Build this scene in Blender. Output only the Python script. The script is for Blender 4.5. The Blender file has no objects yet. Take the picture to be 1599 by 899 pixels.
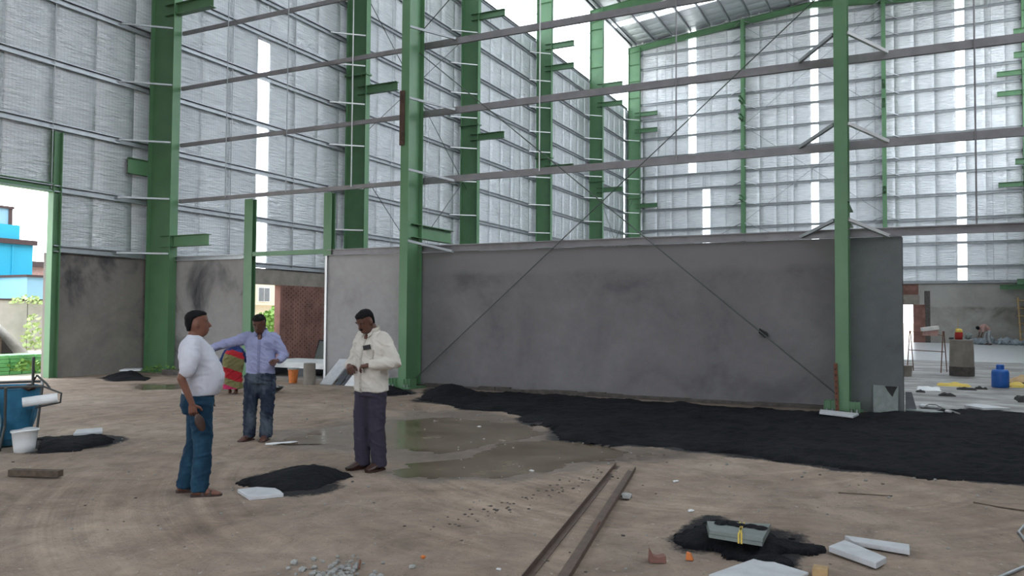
import bpy, bmesh, math, random
import numpy as np
from mathutils import Vector, Matrix, Euler, noise

R = math.radians
random.seed(7)
rng = np.random.default_rng(11)
S = bpy.context.scene
COL = S.collection

# ------------------------------------------------------------------ camera
cam_d = bpy.data.cameras.new('camera')
cam_d.sensor_width = 36.0
cam_d.lens = 1220.0 / 1599.0 * 36.0
cam_d.clip_end = 600
cam = bpy.data.objects.new('camera', cam_d)
COL.objects.link(cam)
CAM_M = Matrix.Rotation(0.463648, 4, 'Z') @ Matrix.Rotation(math.pi / 2 + 0.034157, 4, 'X') @ Matrix.Rotation(0.0070626, 4, 'Z')
CAM_M.translation = Vector((0, 0, 1.65))
cam.matrix_world = CAM_M
S.camera = cam

# ------------------------------------------------------------------ sky, exposure
world = bpy.data.worlds.new('overcast_sky')
S.world = world
world.use_nodes = True
wn = world.node_tree
bg = wn.nodes['Background']
bg.inputs['Color'].default_value = (0.90, 0.95, 1.0, 1)
bg.inputs['Strength'].default_value = 4.9
S.view_settings.view_transform = 'Standard'
S.view_settings.look = 'None'
S.view_settings.gamma = 1.0
S.view_settings.use_curve_mapping = False
S.view_settings.exposure = 0.0
S.cycles.use_denoising = True
S.cycles.max_bounces = 10
S.cycles.diffuse_bounces = 6
S.cycles.glossy_bounces = 4
S.cycles.transparent_max_bounces = 12
S.cycles.sample_clamp_indirect = 6.0
S.cycles.caustics_reflective = False
S.cycles.caustics_refractive = False


# ------------------------------------------------------------------ helpers: objects and tags
def tag(o, label=None, cat=None, group=None, kind=None):
    if label: o['label'] = label
    if cat: o['category'] = cat
    if group: o['group'] = group
    if kind: o['kind'] = kind
    return o


def empty(name, loc, rz=0.0, label=None, cat=None, group=None, kind=None):
    o = bpy.data.objects.new(name, None)
    o.empty_display_size = 0.2
    COL.objects.link(o)
    o.location = loc
    o.rotation_euler = (0, 0, rz)
    return tag(o, label, cat, group, kind)


def world_off(o):
    v = Vector((0, 0, 0))
    while o is not None:
        v += o.location
        o = o.parent
    return v


def link_mesh(name, me, mat, parent=None, loc=(0, 0, 0)):
    o = bpy.data.objects.new(name, me)
    COL.objects.link(o)
    if mat is not None and not me.materials:
        me.materials.append(mat)
    o.location = loc
    if parent is not None:
        o.parent = parent
    return o


def copy_tree(o, parent=None):
    c = o.copy()
    COL.objects.link(c)
    c.parent = parent
    for ch in o.children:
        copy_tree(ch, c)
    return c


class MB:
    """collects shapes and links them as one mesh object"""
    def __init__(s):
        s.v = []
        s.f = []

    def add(s, vs, fs, M=None):
        b = len(s.v)
        for p in vs:
            p = Vector(p)
            s.v.append(tuple(M @ p if M is not None else p))
        for f in fs:
            s.f.append(tuple(b + i for i in f))
        return s

    def box(s, x0, x1, y0, y1, z0, z1, M=None):
        vs = [(x0, y0, z0), (x1, y0, z0), (x1, y1, z0), (x0, y1, z0), (x0, y0, z1), (x1, y0, z1), (x1, y1, z1), (x0, y1, z1)]
        return s.add(vs, [(0, 3, 2, 1), (4, 5, 6, 7), (0, 1, 5, 4), (1, 2, 6, 5), (2, 3, 7, 6), (3, 0, 4, 7)], M)

    def prism(s, poly, a0, a1, axis='y', M=None):
        n = len(poly)
        if axis == 'y':
            mk = lambda p, a: (p[0], a, p[1])
        elif axis == 'x':
            mk = lambda p, a: (a, p[0], p[1])
        else:
            mk = lambda p, a: (p[0], p[1], a)
        vs = [mk(p, a0) for p in poly] + [mk(p, a1) for p in poly]
        fs = [tuple(range(n)), tuple(range(2 * n - 1, n - 1, -1))]
        fs += [(i, i + n, (i + 1) % n + n, (i + 1) % n) for i in range(n)]
        return s.add(vs, fs, M)

    def bar(s, p0, p1, w, h, up=(0, 0, 1)):
        p0, p1 = Vector(p0), Vector(p1)
        d = (p1 - p0)
        L = d.length
        d.normalize()
        up = Vector(up)
        sd = d.cross(up)
        if sd.length < 1e-4:
            sd = d.cross(Vector((0, 1, 0)))
        sd.normalize()
        u = sd.cross(d)
        M = Matrix((sd, d, u)).transposed().to_4x4()
        M.translation = p0
        return s.box(-w / 2, w / 2, 0, L, -h / 2, h / 2, M)

    def cee(s, p0, p1, depth=0.2, flange=0.06, t=0.006, lip=0.02, up=(0, 0, 1), face=1):
        """C-section rail: web of the given depth, flanges and lips towards side*face"""
        p0, p1 = Vector(p0), Vector(p1)
        d = (p1 - p0)
        L = d.length
        d.normalize()
        up = Vector(up)
        sd = d.cross(up).normalized() * face
        u = up
        M = Matrix((sd, d, u)).transposed().to_4x4()
        M.translation = p0
        hd = depth / 2
        s.box(-t, 0, 0, L, -hd, hd, M)
        s.box(0, flange, 0, L, hd - t, hd, M)
        s.box(0, flange, 0, L, -hd, -hd + t, M)
        s.box(flange - t, flange, 0, L, hd - lip, hd - t, M)
        s.box(flange - t, flange, 0, L, -hd + t, -hd + lip, M)
        return s

    def tube(s, pts, radii, n=8, cap=True, aspect=None, ref=None):
        pts = [Vector(p) for p in pts]
        if not hasattr(radii, '__len__'):
            radii = [radii] * len(pts)
        m = len(pts)
        rings = []
        prev = Vector(ref) if ref is not None else None
        for i in range(m):
            if i == 0: d = pts[1] - pts[0]
            elif i == m - 1: d = pts[-1] - pts[-2]
            else: d = (pts[i + 1] - pts[i]).normalized() + (pts[i] - pts[i - 1]).normalized()
            d.normalize()
            if prev is None:
                prev = Vector((0, 0, 1)) if abs(d.z) < 0.9 else Vector((1, 0, 0))
            a = prev - d * prev.dot(d)
            if a.length < 1e-5:
                a = d.orthogonal()
            a.normalize()
            b = d.cross(a)
            prev = a
            r = radii[i]
            ra, rb = (r, r) if not hasattr(r, '__len__') else r
            rings.append([pts[i] + a * (math.cos(2 * math.pi * k / n) * ra) + b * (math.sin(2 * math.pi * k / n) * rb) for k in range(n)])
        vs = [p for r in rings for p in r]
        fs = []
        for i in range(m - 1):
            for k in range(n):
                k2 = (k + 1) % n
                fs.append((i * n + k, i * n + k2, (i + 1) * n + k2, (i + 1) * n + k))
        if cap:
            fs.append(tuple(range(n - 1, -1, -1)))
            fs.append(tuple((m - 1) * n + k for k in range(n)))
        return s.add(vs, fs)

    def limb(s, pts, radii, n=12, sub=4, cap=True):
        """smooth tapered limb with rounded ends"""
        pts = [Vector(p) for p in pts]
        P, Q = [], []
        for i in range(len(pts) - 1):
            for k in range(sub):
                t = k / sub
                P.append(pts[i].lerp(pts[i + 1], t))
                Q.append(radii[i] * (1 - t) + radii[i + 1] * t)
        P.append(pts[-1]); Q.append(radii[-1])
        if cap:
            d0 = (P[0] - P[1]).normalized(); d1 = (P[-1] - P[-2]).normalized()
            a, ra = P[0].copy(), Q[0]
            b, rb = P[-1].copy(), Q[-1]
            for c in (0.5, 0.85, 0.99):
                P.insert(0, a + d0 * ra * c); Q.insert(0, ra * math.sqrt(1 - c * c))
                P.append(b + d1 * rb * c); Q.append(rb * math.sqrt(1 - c * c))
        return s.tube(P, Q, n)

    def loft(s, secs, n=24, power=2.3, M=None):
        """horizontal sections (z, x_front, x_back, half_width[, y_off])"""
        vs = []
        for q in secs:
            z, xf, xb, w = q[:4]
            yo = q[4] if len(q) > 4 else 0
            cx = (xf + xb) / 2; rx = (xf - xb) / 2
            for k in range(n):
                a = 2 * math.pi * k / n
                c, sn = math.cos(a), math.sin(a)
                vs.append((cx + rx * math.copysign(abs(c) ** (2 / power), c), yo + w * math.copysign(abs(sn) ** (2 / power), sn), z))
        m = len(secs)
        fs = []
        for i in range(m - 1):
            for k in range(n):
                k2 = (k + 1) % n
                fs.append((i * n + k, i * n + k2, (i + 1) * n + k2, (i + 1) * n + k))
        fs.append(tuple(range(n - 1, -1, -1)))
        fs.append(tuple((m - 1) * n + k for k in range(n)))
        if secs[0][0] > secs[-1][0]:
            fs = [tuple(reversed(f)) for f in fs]
        return s.add(vs, fs, M)

    def lathe(s, prof, n=24, M=None):
        """profile (r, z) upwards, closed with caps"""
        return s.loft([(z, r, -r, r) for r, z in prof], n, 2.0, M)

    def ball(s, c, r, n=12, m=8, M=None):
        rx, ry, rz = r if hasattr(r, '__len__') else (r, r, r)
        secs = []
        for i in range(m + 1):
            a = -math.pi / 2 + math.pi * (i if 0 < i < m else (0.08 if i == 0 else m - 0.08)) / m
            ca = math.cos(a)
            secs.append((c[2] + rz * math.sin(a), c[0] + rx * ca, c[0] - rx * ca, ry * ca, c[1]))
        return s.loft(secs, n, 2.0, M)

    def mesh(s, name, off=(0, 0, 0)):
        me = bpy.data.meshes.new(name)
        a = np.array(s.v, dtype=float) - np.array(off)
        me.from_pydata([tuple(p) for p in a], [], s.f)
        me.update()
        return me

    def build(s, name, mat, parent=None, smooth=False, local=False, origin=None):
        if parent is not None:
            off = (0, 0, 0) if local else tuple(world_off(parent))
            loc = (0, 0, 0)
        else:
            a = np.array(s.v)
            if origin is None:
                origin = ((a[:, 0].min() + a[:, 0].max()) / 2, (a[:, 1].min() + a[:, 1].max()) / 2, a[:, 2].min())
            off = origin
            loc = origin
        me = s.mesh(name, off)
        if smooth:
            me.polygons.foreach_set('use_smooth', [True] * len(me.polygons))
        return link_mesh(name, me, mat, parent, loc)


SCR = bpy.data.scenes.new('scratch')


def remesh(mb, voxel, smooth=2, wrinkle=0.0, wscale=9.0, zstretch=0.5):
    """union of overlapping closed shapes as one continuous surface"""
    me = mb.mesh('tmp')
    o = bpy.data.objects.new('tmp', me)
    SCR.collection.objects.link(o)
    m = o.modifiers.new('r', 'REMESH'); m.mode = 'VOXEL'; m.voxel_size = voxel
    if smooth:
        m2 = o.modifiers.new('s', 'SMOOTH'); m2.iterations = smooth; m2.factor = 0.6
    vl = SCR.view_layers[0]
    vl.update()
    ev = o.evaluated_get(vl.depsgraph)
    r = bpy.data.meshes.new_from_object(ev)
    bpy.data.objects.remove(o)
    r.polygons.foreach_set('use_smooth', [True] * len(r.polygons))
    if wrinkle:
        r.update()
        for v in r.vertices:
            p = v.co
            w = noise.noise(Vector((p.x * wscale, p.y * wscale, p.z * wscale * zstretch + p.x * 4)))
            f1 = 1 - abs(noise.noise(Vector((p.x * 5 + 3, p.y * 5, p.z * 11 + p.y * 6)))) * 3.2
            f2 = 1 - abs(noise.noise(Vector((p.x * 9, p.y * 9 + 7, p.z * 15 - p.x * 9)))) * 3.2
            w = 0.8 * w + 1.3 * max(0, f1) ** 2 + 0.6 * max(0, f2) ** 2 - 0.5
            v.co = p + v.normal * (w * wrinkle)
        r.update()
    return r


# ------------------------------------------------------------------ materials
def lin(c):
    c = c / 255.0
    return c / 12.92 if c <= 0.04045 else ((c + 0.055) / 1.055) ** 2.4


def rgb(r, g, b):
    return (lin(r), lin(g), lin(b), 1)


class NT:
    def __init__(s, name, rough=0.7, metal=0.0, spec=0.4):
        s.m = bpy.data.materials.new(name)
        s.m.use_nodes = True
        s.t = s.m.node_tree
        s.b = s.t.nodes['Principled BSDF']
        s.b.inputs['Roughness'].default_value = rough
        s.b.inputs['Metallic'].default_value = metal
        s.b.inputs['Specular IOR Level'].default_value = spec

    def n(s, typ, **kw):
        nd = s.t.nodes.new(typ)
        for k, v in kw.items():
            setattr(nd, k, v)
        return nd

    def l(s, a, b):
        s.t.links.new(a, b)

    def pos(s, scale=(1, 1, 1), obj=False):
        mp = s.n('ShaderNodeMapping')
        mp.inputs['Scale'].default_value = scale
        if obj:
            tc = s.n('ShaderNodeTexCoord'); s.l(tc.outputs['Object'], mp.inputs['Vector'])
        else:
            g = s.n('ShaderNodeNewGeometry'); s.l(g.outputs['Position'], mp.inputs['Vector'])
        return mp.outputs['Vector']

    def noise(s, vec, scale, detail=4, rough=0.55, dist=0.0):
        n = s.n('ShaderNodeTexNoise')
        n.inputs['Scale'].default_value = scale
        n.inputs['Detail'].default_value = detail
        n.inputs['Roughness'].default_value = rough
        n.inputs['Distortion'].default_value = dist
        if vec is not None: s.l(vec, n.inputs['Vector'])
        return n.outputs['Fac']

    def ramp(s, fac, stops):
        r = s.n('ShaderNodeValToRGB')
        e = r.color_ramp.elements
        e[0].position, e[0].color = stops[0]
        e[1].position, e[1].color = stops[-1]
        for p, c in stops[1:-1]:
            x = e.new(p); x.color = c
        s.l(fac, r.inputs['Fac'])
        return r.outputs['Color']

    def mix(s, fac, a, b, mode='MIX'):
        m = s.n('ShaderNodeMix'); m.data_type = 'RGBA'; m.blend_type = mode
        for k, val in ((0, fac), (6, a), (7, b)):
            if hasattr(val, 'is_output') or hasattr(val, 'links'): s.l(val, m.inputs[k])
            else: m.inputs[k].default_value = val
        return m.outputs[2]

    def math(s, op, a, b=None, clamp=False):
        m = s.n('ShaderNodeMath'); m.operation = op; m.use_clamp = clamp
        for i, v in enumerate((a, b)):
            if v is None: continue
            if hasattr(v, 'links'): s.l(v, m.inputs[i])
            else: m.inputs[i].default_value = v
        return m.outputs[0]

    def color(s, c):
        if hasattr(c, 'links'): s.l(c, s.b.inputs['Base Color'])
        else: s.b.inputs['Base Color'].default_value = c

    def bump(s, h, strength=0.3, dist=0.02):
        b = s.n('ShaderNodeBump')
        b.inputs['Strength'].default_value = strength
        b.inputs['Distance'].default_value = dist
        s.l(h, b.inputs['Height'])
        s.l(b.outputs['Normal'], s.b.inputs['Normal'])


def simple(name, c, rough=0.7, metal=0.0, var=0.12, scale=6, bump=0.0, bscale=30, spec=0.4):
    t = NT(name, rough, metal, spec)
    v = t.pos()
    f = t.noise(v, scale, 4)
    dk = tuple(x * (1 - var) for x in c[:3]) + (1,)
    lt = tuple(min(1, x * (1 + var)) for x in c[:3]) + (1,)
    t.color(t.ramp(f, [(0.3, dk), (0.7, lt)]))
    if bump:
        t.bump(t.noise(v, bscale, 5), bump, 0.01)
    return t.m


M = {}
def make_green():
    t = NT('green_paint', 0.42)
    v = t.pos()
    f = t.noise(v, 1.6, 5)
    c = t.ramp(f, [(0.3, (0.098, 0.212, 0.108, 1)), (0.7, (0.125, 0.255, 0.132, 1))])
    d = t.noise(t.pos((3, 3, 0.6)), 9, 6, 0.7)
    c2 = t.mix(t.ramp(d, [(0.62, (0, 0, 0, 1)), (0.8, (0.5, 0.5, 0.5, 1))]), c, (0.13, 0.16, 0.12, 1))
    t.color(c2)
    t.bump(t.noise(v, 60, 3), 0.05, 0.005)
    return t.m
M['green'] = make_green()


def make_foil(name, horiz, mesh_grid, base=(0.93, 0.95, 0.98)):
    """silver bubble insulation: bright rough metallic film with wrinkles"""
    t = NT(name, 0.30 if horiz == 'x' else 0.36, 0.8)
    v = t.pos()
    stretch = {'y': (1.3, 1.0, 9.0), 'x': (1.0, 1.3, 9.0), 'roof': (1.2, 6.0, 1.0)}[horiz]
    w = t.noise(t.pos(stretch), 1.5, 5, 0.6, 0.4)
    w2 = t.noise(t.pos(stretch), 7.0, 3, 0.6)
    big = t.noise(v, 0.5, 3)
    oi = t.n('ShaderNodeObjectInfo')
    c = t.ramp(big, [(0.3, tuple(x * 0.92 for x in base) + (1,)), (0.7, base + (1,))])
    c = t.mix(0.75, c, t.ramp(w, [(0.3, (0.78, 0.79, 0.81, 1)), (0.58, (1, 1, 1, 1))]), 'MULTIPLY')
    rv = t.math('MULTIPLY_ADD', oi.outputs['Random'], 0.12)
    rv.node.inputs[2].default_value = 0.88
    comb = t.n('ShaderNodeCombineColor')
    for k in range(3): t.l(rv, comb.inputs[k])
    c = t.mix(1.0, c, comb.outputs[0], 'MULTIPLY')
    if mesh_grid:
        sp = t.n('ShaderNodeSeparateXYZ'); t.l(v, sp.inputs[0])
        a = t.math('FRACT', t.math('MULTIPLY', sp.outputs['Y' if horiz == 'y' else 'X'], 11.0))
        b = t.math('FRACT', t.math('MULTIPLY', sp.outputs['Z'], 11.0))
        ln = t.math('MAXIMUM', t.math('LESS_THAN', a, 0.13), t.math('LESS_THAN', b, 0.13))
        ln = t.math('MULTIPLY', ln, 0.2)
        c = t.mix(ln, c, (0.25, 0.27, 0.28, 1))
    t.color(c)
    h = t.math('ADD', t.math('MULTIPLY', w, 1.0), t.math('MULTIPLY', w2, 0.35))
    t.bump(h, 0.95, 0.07)
    return t.m
M['foil_left'] = make_foil('silver_foil_side', 'y', True)
M['foil_back'] = make_foil('silver_foil_back', 'x', False)
M['foil_roof'] = make_foil('silver_foil_roof', 'roof', False)


def make_poly():
    """clear ribbed polycarbonate: lets daylight straight and scattered through"""
    m = bpy.data.materials.new('polycarbonate')
    m.use_nodes = True
    t = m.node_tree
    t.nodes.clear()
    out = t.nodes.new('ShaderNodeOutputMaterial')
    tr = t.nodes.new('ShaderNodeBsdfTransparent'); tr.inputs[0].default_value = (0.93, 0.95, 0.97, 1)
    tl = t.nodes.new('ShaderNodeBsdfTranslucent'); tl.inputs[0].default_value = (0.9, 0.92, 0.93, 1)
    mx = t.nodes.new('ShaderNodeMixShader'); mx.inputs[0].default_value = 0.3
    t.links.new(tr.outputs[0], mx.inputs[1]); t.links.new(tl.outputs[0], mx.inputs[2])
    t.links.new(mx.outputs[0], out.inputs[0])
    return m
M['poly'] = make_poly()


def make_plaster(name, base, dark, light, topband=None, seed=0.0, blot=0.45):
    t = NT(name, 0.85, 0, 0.25)
    v = t.pos()
    mp = t.n('ShaderNodeMapping'); mp.inputs['Location'].default_value = (seed, seed * 1.3, seed * 0.7)
    t.l(v, mp.inputs['Vector'])
    f = t.noise(mp.outputs[0], 0.55, 5, 0.6, 0.5)
    c = t.ramp(f, [(0.32, dark), (blot, base), (0.68, light)])
    g = t.noise(mp.outputs[0], 5, 6, 0.65)
    c = t.mix(0.5, c, t.ramp(g, [(0.3, (0.82, 0.82, 0.82, 1)), (0.7, (1.1, 1.1, 1.1, 1))]), 'MULTIPLY')
    if topband:
        z0, amt = topband
        sp = t.n('ShaderNodeSeparateXYZ'); t.l(v, sp.inputs[0])
        wob = t.math('MULTIPLY', t.noise(mp.outputs[0], 1.2, 4), 0.35)
        zz = t.math('ADD', sp.outputs['Z'], wob)
        k = t.math('MULTIPLY', t.math('SUBTRACT', zz, z0 + 0.17), 7.0, True)
        c = t.mix(t.math('MULTIPLY', k, amt), c, light)
    t.color(c)
    t.bump(t.noise(mp.outputs[0], 22, 6, 0.7), 0.25, 0.01)
    return t.m
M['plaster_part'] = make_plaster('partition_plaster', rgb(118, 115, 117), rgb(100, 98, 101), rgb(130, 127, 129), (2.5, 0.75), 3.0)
M['plaster_daylit'] = make_plaster('door_lit_plaster', rgb(158, 156, 157), rgb(138, 136, 138), rgb(172, 170, 170), (2.5, 0.3), 21.0)  # partition plaster lightened: doorway daylight painted into the colour
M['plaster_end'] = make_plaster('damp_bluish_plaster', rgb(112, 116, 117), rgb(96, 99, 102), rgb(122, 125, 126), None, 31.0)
M['plaster_left'] = make_plaster('side_plaster', rgb(128, 122, 118), rgb(72, 70, 72), rgb(142, 136, 130), None, 9.0, 0.46)
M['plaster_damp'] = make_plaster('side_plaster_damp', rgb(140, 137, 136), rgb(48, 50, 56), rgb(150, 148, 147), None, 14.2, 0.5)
M['plaster_back'] = make_plaster('back_plaster', rgb(150, 146, 140), rgb(118, 114, 108), rgb(172, 169, 164), (2.3, 0.6), 5.0)
M['raw_edge'] = simple('raw_concrete', rgb(84, 79, 76), 0.95, 0, 0.3, 8, 0.6, 25)
M['lintel'] = simple('old_concrete', rgb(132, 125, 117), 0.9, 0, 0.22, 2.5, 0.4, 14)
M['galv'] = simple('galvanised_steel', (0.36, 0.38, 0.40, 1), 0.42, 0.55, 0.12, 5)
M['galv_dark'] = simple('galvanised_rail', (0.235, 0.225, 0.24, 1), 0.5, 0.35, 0.15, 3)
M['galv_light'] = simple('bright_galvanised_steel', (0.72, 0.72, 0.73, 1), 0.4, 0.25, 0.06, 5)
M['rod'] = simple('dark_steel_rod', (0.07, 0.075, 0.075, 1), 0.5, 0.6, 0.1)
M['rod_mid'] = simple('grey_green_rod', rgb(84, 92, 88), 0.5, 0.3, 0.1)
M['rust'] = simple('rusty_steel', rgb(110, 72, 55), 0.85, 0.2, 0.35, 14, 0.5, 50)
M['rust_plate'] = simple('rusty_brown_plate', rgb(84, 66, 58), 0.8, 0.2, 0.3, 6, 0.3, 40)
M['steel_floor'] = simple('dusty_steel', rgb(98, 82, 73), 0.55, 0.35, 0.22, 9, 0.3, 50)
M['white_box'] = simple('white_plastic', rgb(225, 222, 218), 0.6, 0, 0.12, 7)
M['skin'] = simple('brown_skin', rgb(112, 74, 60), 0.55, 0, 0.1, 20)
M['skin_dark'] = simple('dark_brown_skin', rgb(90, 58, 48), 0.55, 0, 0.1, 20)
M['hair'] = simple('black_hair', rgb(20, 19, 22), 0.85, 0, 0.25, 60, 0.3, 120, 0.15)
M['black_pl'] = simple('black_plastic', (0.015, 0.015, 0.018, 1), 0.7, 0, 0.1)


def cloth(name, c, fold=0.25, wear=None, scale=7):
    t = NT(name, 0.85, 0, 0.2)
    v = t.pos()
    f = t.noise(v, scale, 4)
    col = t.ramp(f, [(0.3, tuple(x * 0.85 for x in c[:3]) + (1,)), (0.7, c)])
    if wear:
        w = t.noise(t.pos((1, 1, 0.5)), 5.5, 4)
        col = t.mix(t.ramp(w, [(0.48, (0, 0, 0, 1)), (0.68, (0.75, 0.75, 0.75, 1))]), col, wear)
    t.color(col)
    t.bump(t.noise(t.pos((1, 1, 0.6)), 16, 4, 0.5, 0.6), fold, 0.02)
    return t.m
M['tee'] = cloth('white_cotton', rgb(205, 206, 218), 0.15)
M['cream'] = cloth('cream_cotton', rgb(212, 206, 198), 0.3)
M['blue_shirt'] = cloth('dusty_blue_cotton', rgb(152, 156, 192), 0.35)
M['jeans'] = cloth('teal_denim', rgb(24, 52, 74), 0.2, rgb(40, 76, 98))
M['jeans_dusty'] = cloth('dusty_denim', rgb(38, 46, 62), 0.3, rgb(92, 102, 114))
M['trouser'] = cloth('charcoal_trouser', rgb(62, 58, 72), 0.25)
M['leather'] = simple('brown_leather', rgb(62, 44, 38), 0.4, 0, 0.2, 30)
M['sandal'] = simple('sandal_leather', rgb(58, 42, 38), 0.6, 0, 0.25, 30)


def make_ground():
    t = NT('sandy_ground', 0.9, 0, 0.25)
    v = t.pos()
    big = t.noise(v, 0.45, 5, 0.6, 0.6)
    c = t.ramp(big, [(0.3, rgb(128, 113, 101)), (0.5, rgb(148, 133, 121)), (0.72, rgb(164, 150, 137))])
    # sandy crust patches
    med = t.noise(v, 2.6, 8, 0.72, 0.6)
    c = t.mix(0.85, c, t.ramp(med, [(0.28, (0.55, 0.53, 0.52, 1)), (0.5, (1.0, 0.99, 0.98, 1)), (0.68, (1.32, 1.29, 1.24, 1))]), 'MULTIPLY')
    # tyre sweeps: arcs around a turning centre
    mp = t.n('ShaderNodeMapping'); mp.inputs['Location'].default_value = (2.0, -9.5, 0)
    t.l(v, mp.inputs['Vector'])
    ln = t.n('ShaderNodeVectorMath'); ln.operation = 'LENGTH'; t.l(mp.outputs[0], ln.inputs[0])
    cb = t.n('ShaderNodeCombineXYZ'); t.l(ln.outputs['Value'], cb.inputs[0])
    arc = t.noise(cb.outputs[0], 5.0, 5, 0.7)
    arcm = t.ramp(t.noise(v, 0.4, 2), [(0.42, (0, 0, 0, 1)), (0.58, (0.75, 0.75, 0.75, 1))])
    c = t.mix(arcm, c, t.mix(1.0, c, t.ramp(arc, [(0.36, (0.68, 0.66, 0.64, 1)), (0.62, (1.25, 1.21, 1.17, 1))]), 'MULTIPLY'))
    # fine specks and gravel
    sp = t.noise(v, 30, 3, 0.7)
    c = t.mix(t.ramp(sp, [(0.60, (0, 0, 0, 1)), (0.70, (0.6, 0.6, 0.6, 1))]), c, rgb(92, 84, 78))
    sp2 = t.noise(v, 17, 2, 0.5)
    c = t.mix(t.ramp(sp2, [(0.68, (0, 0, 0, 1)), (0.74, (0.5, 0.5, 0.5, 1))]), c, rgb(190, 182, 172))
    # vertex attributes: wet soil, grey cement floor, coal dust stain
    at = t.n('ShaderNodeAttribute'); at.attribute_name = 'wet'
    at2 = t.n('ShaderNodeAttribute'); at2.attribute_name = 'grey'
    at3 = t.n('ShaderNodeAttribute'); at3.attribute_name = 'dust'
    gn = t.noise(t.pos((0.6, 1.6, 1)), 0.9, 6, 0.7, 0.5)
    gcol = t.ramp(gn, [(0.34, rgb(96, 92, 90)), (0.5, rgb(140, 137, 134)), (0.66, rgb(186, 185, 184))])
    c = t.mix(at2.outputs['Fac'], c, gcol)
    c = t.mix(t.math('MULTIPLY', at.outputs['Fac'], 0.85), c, t.mix(1.0, c, (0.50, 0.50, 0.52, 1), 'MULTIPLY'))
    dn = t.math('MULTIPLY', t.math('SUBTRACT', t.math('ADD', at3.outputs['Fac'], t.math('MULTIPLY', t.noise(v, 14, 6, 0.8), 0.9)), 1.05), 4.0, True)
    c = t.mix(dn, c, rgb(34, 33, 36))
    t.color(c)
    r = t.math('SUBTRACT', 0.9, t.math('MULTIPLY', at.outputs['Fac'], 0.52))
    r2 = t.math('SUBTRACT', r, t.math('MULTIPLY', at2.outputs['Fac'], 0.35))
    t.l(r2, t.b.inputs['Roughness'])
    h = t.math('ADD', t.math('MULTIPLY', med, 1.0), t.math('MULTIPLY', sp, 0.3))
    t.bump(h, 0.55, 0.04)
    return t.m
M['ground'] = make_ground()


def make_sand():
    t = NT('black_stone_dust', 0.95, 0, 0.15)
    v = t.pos()
    f = t.noise(v, 1.3, 6, 0.7)
    c = t.ramp(f, [(0.35, rgb(17, 18, 22)), (0.62, rgb(33, 34, 38))])
    g = t.noise(v, 40, 3, 0.7)
    c = t.mix(t.ramp(g, [(0.62, (0, 0, 0, 1)), (0.74, (0.35, 0.35, 0.35, 1))]), c, rgb(58, 58, 62))
    t.color(c)
    t.bump(t.math('ADD', t.noise(v, 9, 6, 0.75), t.math('MULTIPLY', g, 0.4)), 0.9, 0.05)
    return t.m
M['coal'] = make_sand()


def make_puddle():
    t = NT('muddy_water', 0.06, 0, 0.5)
    v = t.pos()
    t.color(t.ramp(t.noise(v, 1.1, 4), [(0.35, rgb(96, 82, 62)), (0.65, rgb(120, 107, 90))]))
    t.l(t.math('MULTIPLY_ADD', t.noise(v, 2.2, 4), 0.5), t.b.inputs['Roughness'])
    t.b.inputs['Roughness'].links[0].from_node.inputs[2].default_value = -0.08
    t.bump(t.noise(v, 3, 2), 0.03, 0.01)
    return t.m
M['puddle'] = make_puddle()
M['marble'] = simple('pale_grey_tile', rgb(196, 198, 202), 0.45, 0, 0.1, 9)
M['granite'] = simple('grey_green_granite', rgb(124, 132, 130), 0.3, 0, 0.15, 14)
M['granite_dark'] = simple('dark_slate', rgb(70, 74, 80), 0.35, 0, 0.15, 14)
M['stone'] = simple('grey_stone', rgb(150, 150, 148), 0.8, 0, 0.25, 10, 0.5, 20)
M['brick'] = simple('red_brick', rgb(122, 88, 80), 0.9, 0, 0.32, 2.2, 0.4, 60)
M['mortar'] = simple('grey_mortar', rgb(120, 104, 96), 0.95, 0, 0.15, 12, 0.3, 60)
M['wood'] = simple('weathered_wood', rgb(84, 72, 62), 0.85, 0, 0.3, 18, 0.4, 60)
M['bamboo'] = simple('pale_bamboo', rgb(180, 150, 108), 0.7, 0, 0.2, 9)
M['sheet_white'] = simple('white_plastic_sheet', rgb(222, 224, 226), 0.5, 0, 0.1, 5, 0.4, 10)
M['yellow'] = simple('yellow_woven_sack', rgb(214, 186, 92), 0.8, 0, 0.15, 9, 0.4, 16)
M['blue_pl'] = simple('blue_plastic', rgb(42, 98, 176), 0.4, 0, 0.12, 6)
M['orange'] = simple('orange_plastic', rgb(206, 120, 62), 0.6, 0, 0.15, 9)
M['red'] = simple('red_cloth', rgb(170, 52, 48), 0.8, 0, 0.15, 9)
M['white_slab'] = simple('polished_white_floor', rgb(196, 198, 200), 0.28, 0, 0.08, 1.2)
M['leaf_pale'] = simple('pale_leaves', rgb(180, 200, 140), 0.7, 0, 0.25, 12)
M['leaf'] = simple('green_leaves', rgb(104, 140, 62), 0.7, 0, 0.35, 12)
# ---- end part 1 ----

# ------------------------------------------------------------------ ground
def sdf(poly, X, Y):
    """signed distance to a polygon, positive inside"""
    P = np.array(poly)
    n = len(P)
    d = np.full(X.shape, 1e9)
    ins = np.zeros(X.shape, bool)
    for i in range(n):
        x0, y0 = P[i]; x1, y1 = P[(i + 1) % n]
        ex, ey = x1 - x0, y1 - y0
        t = np.clip(((X - x0) * ex + (Y - y0) * ey) / (ex * ex + ey * ey + 1e-12), 0, 1)
        d = np.minimum(d, np.hypot(X - x0 - t * ex, Y - y0 - t * ey))
        c = ((y0 > Y) != (y1 > Y)) & (X < ex * (Y - y0) / (ey + 1e-12) + x0)
        ins ^= c
    return np.where(ins, d, -d)


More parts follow.
